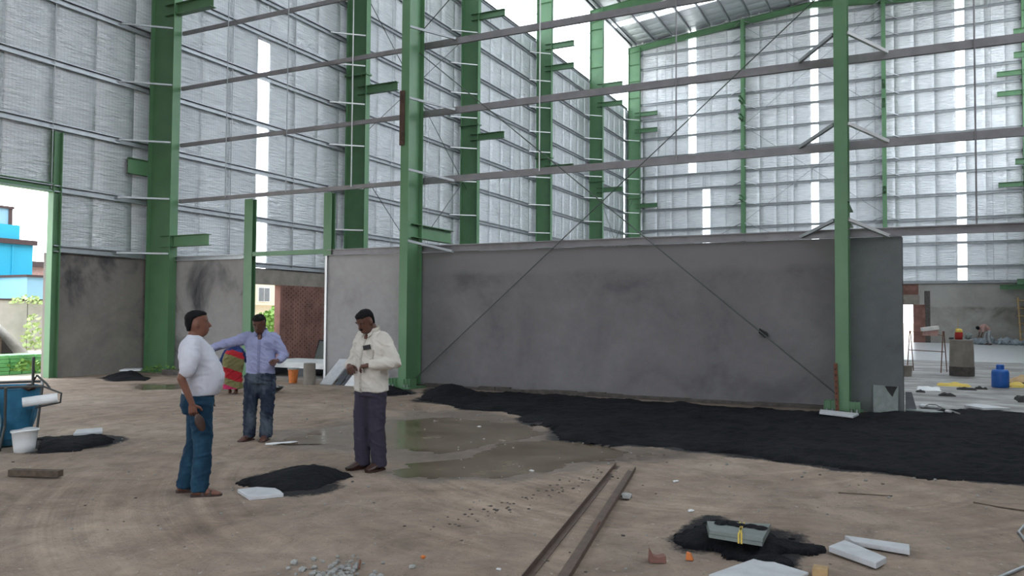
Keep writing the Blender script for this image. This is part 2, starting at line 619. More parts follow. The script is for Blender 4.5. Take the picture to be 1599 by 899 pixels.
_perm = rng.permutation(4096)
_val = rng.random(4096) * 2 - 1
def vnoise(X, Y, s, o=0):
    """value noise on numpy arrays"""
    x, y = X * s + o * 17.3, Y * s + o * 5.7
    xi, yi = np.floor(x).astype(int), np.floor(y).astype(int)
    fx, fy = x - xi, y - yi
    fx = fx * fx * (3 - 2 * fx); fy = fy * fy * (3 - 2 * fy)
    h = lambda a, b: _val[_perm[(_perm[a & 4095] + b) & 4095]]
    return (h(xi, yi) * (1 - fx) + h(xi + 1, yi) * fx) * (1 - fy) + (h(xi, yi + 1) * (1 - fx) + h(xi + 1, yi + 1) * fx) * fy


def fbm(X, Y, s, o=0, k=4):
    r = 0; a = 1.0
    for i in range(k):
        r = r + a * vnoise(X, Y, s * 2 ** i, o + i * 3)
        a *= 0.5
    return r


P_UP = [(-7.52, 8.90), (-7.25, 10.08), (-6.50, 10.76), (-5.28, 10.61), (-4.68, 10.00), (-4.66, 9.36), (-4.86, 8.67), (-4.90, 8.12), (-5.43, 8.08), (-5.76, 8.01), (-6.56, 8.01), (-6.99, 7.65), (-7.34, 7.93)]
P_LOW = [(-4.77, 6.87), (-4.79, 7.39), (-4.42, 7.90), (-4.50, 8.34), (-4.54, 9.13), (-4.07, 9.50), (-3.24, 9.40), (-2.44, 9.13), (-2.83, 8.64), (-3.28, 8.21), (-3.35, 7.65), (-3.66, 7.21), (-4.13, 6.85), (-4.58, 6.71)]
P_SMALL = [(-15.63, 12.20), (-14.60, 12.82), (-13.74, 12.24), (-14.54, 11.43)]
P_COAL = [(-8.22, 12.54), (-7.74, 12.57), (-6.92, 11.89), (-6.17, 11.90), (-5.57, 11.47), (-5.42, 11.03), (-4.97, 10.63), (-4.96, 10.96), (-4.45, 10.19), (-4.12, 9.60), (-3.45, 9.50), (-2.48, 9.60), (-1.77, 9.50), (-1.04, 9.36), (-0.51, 9.24), (0.22, 9.14), (1.06, 9.25), (1.86, 9.40), (3.4, 10.5), (3.29, 16.52), (1.84, 15.89), (0.91, 16.18), (0.19, 15.30), (-0.01, 15.08), (-0.68, 14.60), (-1.07, 14.50), (-2.13, 14.43), (-4.51, 14.57), (-5.89, 14.71), (-7.34, 14.74), (-7.98, 14.36), (-9.14, 15.05), (-9.37, 14.9), (-8.86, 13.84)]
P_WET = [(-7.20, 7.65), (-7.75, 8.48), (-7.60, 9.88), (-7.35, 10.93), (-6.45, 11.95), (-4.70, 10.48), (-2.93, 9.46), (-2.01, 9.56), (-2.61, 8.67), (-3.23, 7.71), (-3.24, 7.23), (-4.08, 6.77), (-4.70, 6.54), (-4.91, 7.07), (-5.84, 7.60), (-6.58, 7.55)]
P_HL = [(-9.36, 5.91), (-10.08, 6.40), (-9.82, 6.67), (-9.78, 6.82), (-9.84, 7.04), (-9.52, 6.96), (-9.04, 6.80), (-8.90, 6.59), (-8.86, 6.35), (-8.81, 6.06), (-8.98, 5.72)]
P_HC = [(-5.84, 5.68), (-5.80, 5.91), (-5.80, 6.27), (-5.71, 6.64), (-5.36, 6.55), (-4.99, 6.35), (-4.94, 6.04), (-4.91, 5.77), (-5.09, 5.59), (-5.42, 5.53)]
P_HR = [(-1.57, 5.77), (-1.53, 6.02), (-1.40, 6.43), (-0.97, 6.49), (-0.81, 6.21), (-0.54, 6.03), (-0.57, 5.86), (-0.68, 5.72), (-0.70, 5.46), (-0.91, 5.55), (-1.21, 5.57), (-1.44, 5.58)]
P_HW = [(-17.87, 12.93), (-18.68, 14.17), (-16.95, 13.50), (-16.34, 12.98), (-16.86, 12.45)]
P_HK = [(-10.09, 13.12), (-10.42, 14.23), (-10.06, 14.45), (-9.11, 13.54), (-9.34, 12.97)]


def sstep(x, a, b):
    t = np.clip((x - a) / (b - a), 0, 1)
    return t * t * (3 - 2 * t)


def build_floor():
    xs = np.concatenate([np.arange(-19.2, -12, 0.25), np.arange(-12, 3.5, 0.085), np.arange(3.5, 9, 0.5), [12, 18, 30]])
    ys = np.concatenate([[-25, -15, -8, -3, 0], np.arange(2, 14.5, 0.085), np.arange(14.5, 30, 0.25), np.arange(30, 59, 2), [60]])
    X, Y = np.meshgrid(xs, ys)
    Z = 0.009 * fbm(X, Y, 1.1, 1) + 0.005 * fbm(X, Y, 5.0, 2, 3)
    Z *= sstep(Y, 1.0, 3.0) * (1 - 0.6 * sstep(Y, 14, 16))
    edge = 0.12 * fbm(X, Y, 2.2, 4)
    w = np.maximum.reduce([sdf(p, X, Y) for p in (P_UP, P_LOW, P_SMALL)]) + edge
    w = w + 0.05 * fbm(X, Y, 7.0, 9)
    Z += 0.009 * (1 - sstep(w, -0.4, -0.05)) * (w > -1.0)
    Z -= 0.015 * sstep(w, -0.15, 0.12)
    ws = np.maximum(sdf(P_WET, X, Y), sdf(P_SMALL, X, Y)) + edge * 2.0
    wet = np.maximum(sstep(w, -0.35, 0.0), 0.9 * sstep(ws, -0.25, 0.15))
    c = np.maximum.reduce([sdf(p, X, Y) for p in (P_COAL, P_HL, P_HC, P_HR, P_HW, P_HK)])
    dust = sstep(c + edge * 1.2, -0.32, 0.05)
    grey = sstep(Y + 0.5 * fbm(X, Y, 0.8, 7), 14.8, 16.2)
    # the damp soil under the partition wall
    wet = np.maximum(wet, 0.5 * sstep(Y + edge * 4, 13.6, 14.8) * (1 - grey) * (X < 0.2))
    ny, nx = X.shape
    co = np.stack([X, Y, Z], -1).reshape(-1, 3)
    idx = np.arange(nx * ny).reshape(ny, nx)
    q = np.stack([idx[:-1, :-1], idx[:-1, 1:], idx[1:, 1:], idx[1:, :-1]], -1).reshape(-1, 4)
    me = bpy.data.meshes.new('floor')
    me.from_pydata(co.tolist(), [], q.tolist())
    for nm, arr in (('wet', wet), ('grey', grey), ('dust', dust)):
        a = me.attributes.new(nm, 'FLOAT', 'POINT')
        a.data.foreach_set('value', arr.reshape(-1).astype(np.float32))
    me.polygons.foreach_set('use_smooth', [True] * len(me.polygons))
    return tag(link_mesh('floor', me, M['ground']), kind='structure')
build_floor()

for nm, poly, lab in (('puddle', P_UP, 'shallow muddy puddle behind the man in the cream shirt, mirroring the green column'),
                      ('puddle', P_LOW, 'brown puddle between the cream-shirted man and the two floor rails'),
                      ('puddle', P_SMALL, 'small greenish puddle on the ground before the side wall column')):
    c = np.mean(np.array(poly), axis=0)
    pl = [tuple(c + (np.array(p) - c) * 1.16) for p in poly]
    mb = MB()
    zp = -0.0065 if poly is not P_LOW else -0.0080
    mb.add([(p[0], p[1], zp) for p in pl], [tuple(range(len(pl)))])
    me = mb.mesh('puddle', (c[0], c[1], zp))
    o = link_mesh(nm, me, M['puddle'], None, (c[0], c[1], zp))
    if me.polygons[0].normal.z < 0:
        me.flip_normals()
    tag(o, lab, 'puddle')

# ground beyond the building
g = MB().add([(-260, -200, -0.06), (200, -200, -0.06), (200, 260, -0.06), (-260, 260, -0.06)], [(0, 1, 2, 3)])
M['out_ground'] = simple('pale_dry_ground', rgb(212, 204, 188), 0.95, 0, 0.15, 0.6)
tag(g.build('ground', M['out_ground'], origin=(0, 0, -0.06)), kind='structure')
# bright screeded floor in the far half of the big hall
fs = MB().box(-18.9, 8.0, 33.9, 57.95, -0.1, 0.02)
tag(fs.build('floor_screed', M['white_slab']), kind='structure')

# ------------------------------------------------------------------ side wall (left) with foil sheets
LEV = [3.22, 4.72, 6.28, 7.87, 9.45, 10.9, 12.05, 13.45, 15.0, 16.6, 17.55]
FRAMES = [15.0, 23.6, 32.2, 40.8, 49.4, 57.7]
XW = -19.0
RIDGE_X, EAVE = -5.5, 22.65
def roof_z(x): return EAVE + 0.1 * (min(x, 2 * RIDGE_X - x) + 19.0)


def foil_sheet(parent, mat, axis, a0, a1, z0, z1, levels, face, seed):
    """one vertical strip of foil, pinned at the rails and bulging between them"""
    rnd = random.Random(seed)
    zs = [z0]
    for lv in [l for l in levels if z0 + 0.1 < l < z1 - 0.1] + [z1]:
        p = zs[-1]
        k = 4 if lv - p > 0.8 else 2
        zs += [p + (lv - p) * i / k for i in range(1, k + 1)]
    us = [0, 0.012, 0.3, 0.55, 0.8, 0.988, 1.0]
    vs = []
    bulge = {}
    for j, z in enumerate(zs):
        pin = min(abs(z - l) for l in list(levels) + [z0, z1])
        for i, u in enumerate(us):
            w = a0 + (a1 - a0) * u
            d = -0.010
            if 0 < i < len(us) - 1:
                d = 0.006 + min(pin, 0.7) * 0.016 + (0.014 * noise.noise(Vector((w * 2.1, z * 1.7, seed * 3.1))) if pin > 0.1 else 0)
            pos = face[1] + face[0] * d
            vs.append((pos, w, z) if axis == 'y' else (w, pos, z))
    n = len(us)
    fs = []
    for j in range(len(zs) - 1):
        for i in range(n - 1):
            f = (j * n + i, j * n + i + 1, (j + 1) * n + i + 1, (j + 1) * n + i)
            fs.append(f if (axis == 'y') else tuple(reversed(f)))
    # backing face so the sheet has thickness
    b = len(vs)
    back = face[1] - face[0] * 0.05
    for w, z in ((a0, z0), (a1, z0), (a1, z1), (a0, z1)):
        vs.append((back, w, z) if axis == 'y' else (w, back, z))
    fs.append((b, b + 3, b + 2, b + 1) if axis == 'y' else (b, b + 1, b + 2, b + 3))
    m = MB().add(vs, fs)
    o = m.build('foil_sheet', mat, parent, smooth=True)
    return o


def panel(parent, name, mat, axis, a0, a1, z0, z1, pos, t=0.012):
    m = MB()
    if axis == 'y': m.box(pos - t, pos, a0, a1, z0, z1)
    else: m.box(a0, a1, pos, pos + t, z0, z1)
    return m.build(name, mat, parent)


wl = MB()
XP = XW + 0.02
for y0, y1, z0, z1 in ((12.22, 15.0, 0, 3.12), (15.0, 18.6, 0, 3.12), (18.6, 22.6, 2.62, 3.12), (22.6, 58.0, 0, 3.12), (-12, 1.8, 0, 3.12), (18.6, 20.33, 0, 0.1)):
    wl.box(XP - 0.24, XP, y0, y1, z0 - 0.3 if z0 == 0 else z0, z1)
wall_left = tag(wl.build('wall_left', M['plaster_left'], origin=(XW, 20, 0)), kind='structure')
# unplastered brickwork beside the opening in the side wall
mort = MB().box(XP - 0.23, XP - 0.02, 20.34, 22.6, 0, 2.62)
mort.build('mortar_bed', M['mortar'], wall_left)
bm_ = MB().box(-0.055, 0.055, -0.112, 0.112, -0.0325, 0.0325).mesh('brick')
bm_.materials.append(M['brick'])
row = 0
z = 0.05
while z < 2.6:
    y = 20.36 + (0.12 if row % 2 else 0)
    if row % 2:
        b = link_mesh('brick', bm_, None, wall_left, (XP - 0.05 - XW, 20.345 + 0.055 - 20, z)); b.scale = (1, 0.48, 1)
        y = 20.46
    while y < 22.4:
        b = link_mesh('brick', bm_, None, wall_left, (XP - 0.052 - XW + random.uniform(-0.006, 0.006), y + 0.112 - 20, z))
        b.scale = (1, 0.98, 1)
        y += 0.237
    z += 0.0765
    row += 1
lt = MB().box(XP - 0.25, XP + 0.015, 18.6, 22.62, 2.6, 3.12)
lt.build('lintel', M['lintel'], wall_left)
jm = MB().box(XP - 0.24, XP + 0.01, 20.28, 20.36, 0.0, 2.6)
jm.build('jamb', M['brick'], wall_left)

# near side wall piece stays in damp plaster: separate skin
ds = MB().box(XP, XP + 0.012, 15.1, 18.6, 0, 3.12)
ds.build('damp_plaster', M['plaster_damp'], wall_left)

bounds = [12.2 + 1.15 * i for i in range(7)] + [19.65]
while bounds[-1] < 57.5: bounds.append(bounds[-1] + 1.205)
while bounds[-1] > 56.6: bounds.pop()
bounds += [56.95, 57.3, 58.2]
for i in range(len(bounds) - 1):
    a, b = bounds[i], bounds[i + 1]
    if abs(a - 19.1) < 0.01:
        foil_sheet(wall_left, M['foil_left'], 'y', a, b, 10.72, 17.55, LEV, (1, XW), 900)
        panel(wall_left, 'skylight_strip', M['poly'], 'y', a, b, 3.15, 10.72, XW)
    elif a == 56.95:
        panel(wall_left, 'skylight_strip', M['poly'], 'y', a, b, 3.12, 17.55, XW)
    else:
        foil_sheet(wall_left, M['foil_left'], 'y', a, b, 3.12, 17.55, LEV, (1, XW), i)
yy = -12.0
k = 0
while yy < 12.1:
    b = min(yy + 1.21, 12.2)
    foil_sheet(wall_left, M['foil_left'], 'y', yy, b, 4.72 if b > 2.0 else 3.12, 17.55, LEV, (1, XW), 200 + k)
    yy = b; k += 1
allf = [-10.8, -2.2, 6.4] + FRAMES
for i in range(len(allf) - 1):
    a, b = allf[i], allf[i + 1]
    panel(wall_left, 'clear_cladding', M['poly'], 'y', a, b, 17.57, 22.6, XW)
    for lv in LEV:
        if b < 16 and lv < 4 and b > -2:      # rail stops at the loading doorway
            a2 = 12.22
            if b < 12: continue
        else:
            a2 = a
        m = MB(); m.cee((XW + 0.055, a2 + 0.02, lv), (XW + 0.055, b - 0.02, lv), 0.17, 0.075, 0.008, 0.025, face=1)
        m.build('girt', M['galv'], wall_left)
    for q in (0.34, 0.67):
        ys_ = a + (b - a) * q
        if b < 13: continue
        MB().tube([(XW + 0.10, ys_, 3.2 if ys_ > 12.3 else 4.7), (XW + 0.10, ys_, 17.5)], 0.012, 6).build('sag_rod', M['galv'], wall_left)
    for lv in (19.2, 20.9):
        MB().bar((XW + 0.03, a, lv), (XW + 0.03, b, lv), 0.03, 0.03).build('clear_cladding_rail', M['galv'], wall_left)
# wind bracing rods on the side wall
for a, b in (((23.7, 14.4), (32.1, 7.6)), ((23.7, 8.2), (32.1, 15.0)), ((23.7, 7.4), (32.1, 0.7)), ((23.7, 0.7), (32.1, 8.2)), ((57.6, 3.5), (49.5, 10.5)), ((49.5, 3.5), (57.6, 10.5))):
    MB().tube([(-18.5, a[0], a[1]), (-18.5, b[0], b[1])], 0.014, 6).build('brace_rod', M['rod'], wall_left)

# loading doorway in the side wall: green posts and header, widened out of view for light
dw = empty('door_frame', (XW + 0.1, 12.3, 0), label='tall green steel frame of the open loading doorway in the left wall', cat='door frame')
p = MB()
p.box(-19.06, -18.84, 12.18, 12.20, 0, 6.15); p.box(-19.06, -18.84, 12.38, 12.40, 0, 6.15); p.box(-18.96, -18.94, 12.2, 12.38, 0, 6.15)
p.build('post', M['green'], dw)
p = MB(); p.box(-19.06, -18.84, 1.9, 1.92, 0, 6.15); p.box(-19.06, -18.84, 2.1, 2.12, 0, 6.15); p.box(-18.96, -18.94, 1.92, 2.1, 0, 6.15)
p.build('post', M['green'], dw)
p = MB(); p.box(-19.05, -18.85, 2.12, 12.18, 4.62, 4.64); p.box(-19.05, -18.85, 2.12, 12.18, 4.82, 4.84); p.box(-18.95, -18.94, 2.12, 12.18, 4.64, 4.82)
p.build('header', M['green'], dw)


# ------------------------------------------------------------------ steel columns
def bolts(mb, pts, r=0.022, h=0.05):
    for q in pts:
        mb.tube([q, (q[0], q[1], q[2] + h)], r, 6)


def ibeam_y_or_x(mb, p0, p1, depth, width, tf=0.014, tw=0.01):
    """I section whose length runs from p0 to p1, web vertical"""
    p0, p1 = Vector(p0), Vector(p1)
    up = Vector((0, 0, 1))
    mb.bar(p0, p1, tw, depth, up)
    mb.bar(p0 + up * (depth / 2), p1 + up * (depth / 2), width, tf, up)
    mb.bar(p0 - up * (depth / 2), p1 - up * (depth / 2), width, tf, up)


def side_column(y, label, side=-1, brackets=(3.6, 10.05, 15.83, 17.1), detail=True, ztop=22.3):
    if side < 0: xo, xi = -18.84, -17.93
    else: xo, xi = 7.75, 6.85
    s = 1 if side < 0 else -1
    lo, hi = min(xo, xi), max(xo, xi)
    t = empty('steel_column', ((xo + xi) / 2, y, 0), label=label, cat='column', group='green steel frame columns')
    MB().box(lo, hi, y - 0.006, y + 0.006, 0.03, ztop).build('web', M['green'], t)
    MB().box(xi - 0.009, xi + 0.009, y - 0.13, y + 0.13, 0.03, ztop).build('flange', M['green'], t)
    MB().box(xo - 0.009, xo + 0.009, y - 0.13, y + 0.13, 0.03, ztop).build('flange', M['green'], t)
    MB().box(lo - 0.08, hi + 0.08, y - 0.22, y + 0.22, -0.02, 0.03).build('base_plate', M['green'], t)
    m = MB()
    for zz in (18.4, 19.7, 21.0):
        m.box(lo + 0.01, hi - 0.01, y - 0.12, y - 0.006, zz, zz + 0.012)
    m.build('stiffener', M['green'], t)
    if detail:
        for zz in (10.62,):
            m = MB().box(lo - 0.05, hi + 0.06, y - 0.17, y + 0.17, zz, zz + 0.03)
            m.box(lo - 0.05, hi + 0.06, y - 0.17, y + 0.17, zz + 0.034, zz + 0.064)
            xs = [lo + (hi - lo) * q / 5 for q in range(6)]
            bolts(m, [(x, y - 0.12, zz - 0.05) for x in xs] + [(x, y - 0.12, zz + 0.06) for x in xs], 0.02, 0.045)
            m.build('splice_plate', M['green'], t)
    for bz in brackets:
        b = MB()
        ibeam_y_or_x(b, (xi, y, bz), (xi + s * 1.36, y, bz), 0.29, 0.2)
        b.build('crane_bracket', M['green'], t)
        m = MB()
        for dz in (-0.145, 0.145):
            m.box(lo + (0 if s < 0 else 0.5), hi - (0.5 if s < 0 else 0), y - 0.12, y - 0.006, bz + dz - 0.006, bz + dz + 0.006)
        m.build('stiffener', M['green'], t)
    return t


ordinal = ['nearest', 'second', 'third', 'fourth', 'fifth']
side_labels = ['big green column at the left end of the partition, beside the white-shirted man',
               'green column rising behind the doorway opening, left of the partition column with a rusty plate',
               'green column just right of the partition column that carries the rusty plate',
               'green side-wall column, third in from the partition, with a pale rod before it',
               'green side-wall column second from the far corner of the hall',
               'green column in the far corner where the side wall meets the back wall']
for i, y in enumerate(FRAMES):
    t = side_column(y, side_labels[i])
    for lv in LEV[:-1]:
        MB().bar((XW + 0.12, y - 1.02, lv + 0.02), (-17.95, y - 0.14, lv + 0.03), 0.045, 0.045).build('fly_brace', M['galv_light'] if i else M['galv'], t)
b = MB(); ibeam_y_or_x(b, (-18.86, 14.87, 5.65), (-18.86, 14.25, 5.65), 0.42, 0.12)
b.build('crane_bracket', M['green'], bpy.data.objects['steel_column'])
for i, y in enumerate((49.4, 57.7)):
    side_column(y, ['steel column on the right row whose long green bracket ends show highest at the right edge',
                    'steel column on the right row nearest the back wall, lower green bracket ends at the right edge'][i], 1)

# ------------------------------------------------------------------ partition: wall, columns, rails, rods
YP = 15.12
pw = MB()
pw.box(-9.9, -0.93, YP, YP + 0.22, -0.3, 3.06)
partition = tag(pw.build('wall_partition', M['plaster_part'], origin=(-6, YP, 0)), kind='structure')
MB().box(-12.62, -9.9, YP, YP + 0.22, -0.3, 3.06).build('daylit_plaster', M['plaster_daylit'], partition)  # paler stretch: daylight from the side doorway is put into its colour
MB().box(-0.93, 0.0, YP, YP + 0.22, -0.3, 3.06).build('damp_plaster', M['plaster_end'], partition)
pe = MB().box(0.0, 0.012, YP + 0.0, YP + 0.22, 0, 3.04)
pe.build('raw_edge', M['raw_edge'], partition)
ft = MB()
xx = -12.5
while xx < -1.3:
    x2 = xx + random.uniform(0.25, 0.6)
    ft.box(xx, min(x2, -1.2), YP - 0.10 - random.uniform(0, 0.03), YP + 0.01, -0.2, 0.07 + random.uniform(-0.02, 0.02))
    xx = x2
ft.build('footing', M['raw_edge'], partition)
pl = MB().box(-18.98, -15.36, YP, YP + 0.22, -0.3, 3.06)
tag(pl.build('wall_partition', M['plaster_damp'], origin=(-17, YP, 0)), kind='structure')

of = empty('opening_frame', (-14, YP, 0), label='green steel posts and crossbar framing the gap in the plastered partition', cat='door frame')
def post(x0, x1, z0, z1):
    m = MB()
    m.box(x0, x1, YP - 0.04, YP - 0.028, z0, z1); m.box(x0, x1, YP + 0.1, YP + 0.112, z0, z1)
    m.box((x0 + x1) / 2 - 0.005, (x0 + x1) / 2 + 0.005, YP - 0.028, YP + 0.1, z0, z1)
    return m
post(-15.38, -15.10, 0, 4.62).build('post', M['green'], of)
post(-12.74, -12.50, 3.06, 4.62).build('post', M['green'], of)
post(-12.68, -12.62, 0, 3.06).build('post', M['galv_light'], of)
MB().box(-15.1, -12.7, YP - 0.03, YP + 0.09, 3.12, 3.23).build('crossbar', M['green'], of)


def wind_column(x, label):
    t = empty('steel_column', (x, 14.78, 0), label=label, cat='column', group='green steel frame columns')
    w = 0.105
    MB().box(x - w, x + w, 14.47, 14.484, 0.05, 22).build('flange', M['green'], t)
    MB().box(x - w, x + w, 15.055, 15.069, 0.05, 22).build('flange', M['green'], t)
    MB().box(x - 0.006, x + 0.006, 14.484, 15.055, 0.05, 22).build('web', M['green'], t)
    m = MB().box(x - 0.3, x + 0.3, 14.3, 15.09, -0.02, 0.03)
    m.build('base_plate', M['green'], t)
    m = MB()
    m.box(x - 0.29, x + 0.28, 14.40, 14.412, 0.03, 0.22); m.box(x - 0.29, x - 0.01, 14.62, 14.64, 0.03, 0.22)
    for q in (-0.29, -0.2, -0.115, 0.105, 0.19, 0.268):
        m.box(x + q, x + q + 0.012, 14.36, 14.62, 0.03, 0.215)
    m.build('gusset', M['green'], t)
    m = MB()
    bolts(m, [(x - 0.24, 14.34, 0.03), (x - 0.15, 14.34, 0.03), (x + 0.15, 14.34, 0.03), (x + 0.23, 14.34, 0.03)], 0.013, 0.07)
    m.build('anchor_bolts', M['galv'], t)
    for bz in (3.54, 10.05):
        b = MB(); ibeam_y_or_x(b, (x, 15.07, bz), (x, 16.5, bz), 0.3, 0.18); b.build('crane_bracket', M['green'], t)
        m = MB()
        for dz in (-0.15, 0.15): m.box(x + 0.006, x + 0.1, 14.75, 15.05, bz + dz - 0.006, bz + dz + 0.006)
        m.build('stiffener', M['green'], t)
    return t


wc1 = wind_column(-9.95, 'green column at the partition behind the cream-shirted man, rusty plate high on it')
wc2 = wind_column(-0.93, 'green column standing before the right part of the grey plastered partition')
PG = [4.72, 6.28, 7.87, 9.42, 10.95]
pname = ['lowest', 'second', 'third', 'fourth', 'fifth']
for i, z in enumerate(PG):
    for (x0, x1, hh, lab) in ((-17.86, -10.02, 0.10, 'in the left bay'), (-9.88, -1.02, 0.145, 'in the middle bay over the long wall'), (-0.84, 8.0, 0.145, 'in the bay at the right edge')):
        m = MB(); m.cee((x0 - 0.05, YP + 0.02, z), (x1 + 0.055, YP + 0.02, z), hh, 0.06, 0.006, 0.02, face=-1)
        tag(m.build('girt', M['galv_dark']), '%s open steel rail up from the ground %s' % (pname[i], lab), 'rail', 'open rails on the partition frame')
m = MB(); m.cee((-12.6, YP - 0.0, 3.14), (8.0, YP - 0.0, 3.14), 0.15, 0.07, 0.006, 0.02, face=1)
tag(m.build('girt', M['galv_dark']), 'steel rail lying along the top of the long plastered partition', 'rail')
m = MB(); m.cee((-18.9, YP - 0.0, 3.12), (-15.4, YP - 0.0, 3.12), 0.12, 0.07, 0.006, 0.02, face=1)
tag(m.build('girt', M['galv']), 'short steel rail on top of the damp partition piece at left', 'rail')
for z in (8.14, 6.52, 4.90, 3.30):
    MB().bar((-9.93, 14.5, z), (-9.02, YP - 0.02, z - 0.24), 0.05, 0.05).build('fly_brace', M['galv'], wc1)
for z in (8.14, 6.56, 4.98, 3.32):
    MB().bar((-0.82, 14.5, z), (-0.2, YP - 0.03, z - 0.25), 0.055, 0.055).build('fly_brace', M['galv_light'], wc2)
    MB().bar((-1.04, 14.5, z), (-1.66, YP - 0.03, z - 0.22), 0.055, 0.055).build('fly_brace', M['galv'], wc2)
rp = MB().box(-10.07, -9.95, 14.43, 14.468, 5.43, 6.66)
for q in (5.55, 5.7, 6.4, 6.55): rp.tube([(-10.0, 14.43, q), (-10.0, 14.41, q)], 0.02, 6)
rp.build('rusty_plate', M['rust_plate'], wc1)

sr = [(1.12, 3.22, 11, 'rod', 'thin upright steel rod in the right bay'), (-3.96, 4.72, 11, 'rod', 'thin upright steel rod in the middle bay, right of the far corner'),
      (-6.92, 4.72, 11, 'l', 'pale upright rod before the third side-wall column'), (-11.93, 4.72, 11, 'l', 'pale upright rod before the second side-wall column'),
      (-14.0, 4.72, 11, 'g', 'grey upright rod right of the bright skylight strip in the left bay'), (-16.11, 4.72, 11, 'g', 'grey upright rod left of the bright skylight strip in the left bay')]
for x, z0, z1, mm, lab in sr:
    tag(MB().tube([(x, YP - 0.02, z0), (x, YP - 0.02, z1)], 0.014, 8).build('sag_rod', M[{'rod': 'galv_dark', 'l': 'galv_light', 'g': 'galv'}[mm]]), lab, 'rod')
for a, b, lab in (((-9.9, 0.2), (-0.95, 7.75), 'diagonal brace rod rising right from the foot of the middle column across the partition'),
                  ((-9.9, 7.66), (-0.95, 0.2), 'diagonal brace rod falling right to the foot of the right column across the partition'),
                  ((-9.9, 8.1), (-0.95, 15.6), 'upper diagonal brace rod rising right from the middle column out of view')):
    tag(MB().tube([(a[0], 14.95, a[1]), (b[0], 14.95, b[1])], 0.011, 8).build('brace_rod', M['rod_mid']), lab, 'rod')

# ------------------------------------------------------------------ back wall
YB = 58.0
LEVB = [3.98, 4.95, 6.5, 8.1, 9.68, 11.12, 12.2, 13.7, 15.16, 16.65, 17.85, 19.1, 20.6, 21.7, 22.75, 23.7]
wb = MB()
for x0, x1, z0, z1 in ((-19, -0.75, 0, 3.92), (-0.75, 0.67, 2.5, 3.92), (0.67, 8.2, 0, 3.92)):
    wb.box(x0, x1, YB, YB + 0.25, z0 - (0.3 if z0 == 0 else 0), z1)
wall_back = tag(wb.build('wall_back', M['plaster_back'], origin=(-5, YB, 0)), kind='structure')
b = MB().box(0.62, 1.32, YB - 0.02, YB, 0, 2.5); b.box(-2.0, 0.95, YB - 0.02, YB, 3.15, 3.85)
b.build('bare_brickwork', M['brick'], wall_back)
MB().box(-2, 1.0, YB - 0.025, YB, 2.5, 3.15).build('lintel', M['lintel'], wall_back)
MB().box(1.28, 1.62, YB - 0.015, YB, 0, 3.4).build('damp_plaster', M['raw_edge'], wall_back)
def back_tier(z0f, z1f, strips, zs0, zs1, seed):
    x = -19.0
    st = sorted(strips) + [(8.2, 8.2)]
    k = 0
    for (a, b) in st:
        n = max(1, round((a - x) / 1.2))
        for i in range(n):
            q0 = x + (a - x) * i / n; q1 = x + (a - x) * (i + 1) / n
            top = z1f if z1f else min(roof_z(q0), roof_z(q1)) + 0.05
            foil_sheet(wall_back, M['foil_back'], 'x', q0, q1, z0f, top, LEVB, (-1, YB), seed + k); k += 1
        if b > a:
            top = z1f if z1f else roof_z((a + b) / 2)
            t1 = zs1 if zs1 else top
            if zs0 > z0f + 0.05: foil_sheet(wall_back, M['foil_back'], 'x', a, b, z0f, zs0, LEVB, (-1, YB), seed + k)
            panel(wall_back, 'skylight_strip', M['poly'], 'x', a, b, zs0, t1, YB)
            if t1 < top - 0.05: foil_sheet(wall_back, M['foil_back'], 'x', a, b, t1, top, LEVB, (-1, YB), seed + k)
        x = b
        k += 1
back_tier(3.92, 12.2, [(-13.22, -12.66), (-5.64, -5.14), (3.22, 3.75)], 3.92, 11.1, 300)
back_tier(12.2, None, [(-14.27, -13.69), (-5.64, -5.14), (3.22, 3.75)], 12.35, None, 400)
for lv in LEVB:
    for (x0, x1) in ((-18.8, -10.3), (-10.1, -1.05), (-0.9, 8.1)):
        if lv > 22.6: x0, x1 = max(x0, -19 + (lv - EAVE) * 10 + 0.3), min(x1, 8 - (lv - EAVE) * 10 - 0.3)
        if x1 - x0 < 0.4: continue
        m = MB(); m.cee((x0, YB - 0.06, lv), (x1, YB - 0.06, lv), 0.17, 0.075, 0.008, 0.025, face=1)
        m.build('girt', M['galv'], wall_back)
for x in (-16, -7.2, -4.0, 2.0, 5.2, -13.0):
    MB().tube([(x, YB - 0.1, 4), (x, YB - 0.1, roof_z(x) - 0.3)], 0.012, 6).build('sag_rod', M['galv'], wall_back)
for a, b in (((-10, 15.3), (-1.1, 8.6)), ((-10, 8.6), (-1.1, 15.3)), ((-10, 8.4), (-1.1, 4.2)), ((-10, 22.6), (-1.1, 15.6)), ((-10, 15.6), (-1.1, 22.6)), ((-18, 4.5), (-10.3, 8.4))):
    MB().tube([(a[0], YB - 0.3, a[1]), (b[0], YB - 0.3, b[1])], 0.016, 6).build('brace_rod', M['galv'], wall_back)
for x, lab in ((-10.2, 'slim green column on the back wall left of the middle skylight strip'), (-1.0, 'slim green column on the back wall right of the near green column')):
    t = empty('steel_column', (x, 57.6, 0), label=lab, cat='column', group='green steel frame columns')
    zt = roof_z(x) - 0.4
    MB().box(x - 0.13, x + 0.13, 57.36, 57.375, 0, zt).build('flange', M['green'], t)
    MB().box(x - 0.13, x + 0.13, 57.86, 57.875, 0, zt).build('flange', M['green'], t)
    MB().box(x - 0.006, x + 0.006, 57.375, 57.86, 0, zt).build('web', M['green'], t)
    for bz in (10.05, 15.83, 17.1):
        b = MB(); ibeam_y_or_x(b, (x, 57.36, bz), (x, 56.1, bz), 0.29, 0.18); b.build('crane_bracket', M['green'], t)
    for lv in LEVB[:-1]:
        for s in (-1, 1):
            MB().bar((x + s * 0.1, 57.4, lv + 0.25), (x + s * 0.9, YB - 0.1, lv), 0.045, 0.045).build('fly_brace', M['galv'], t)

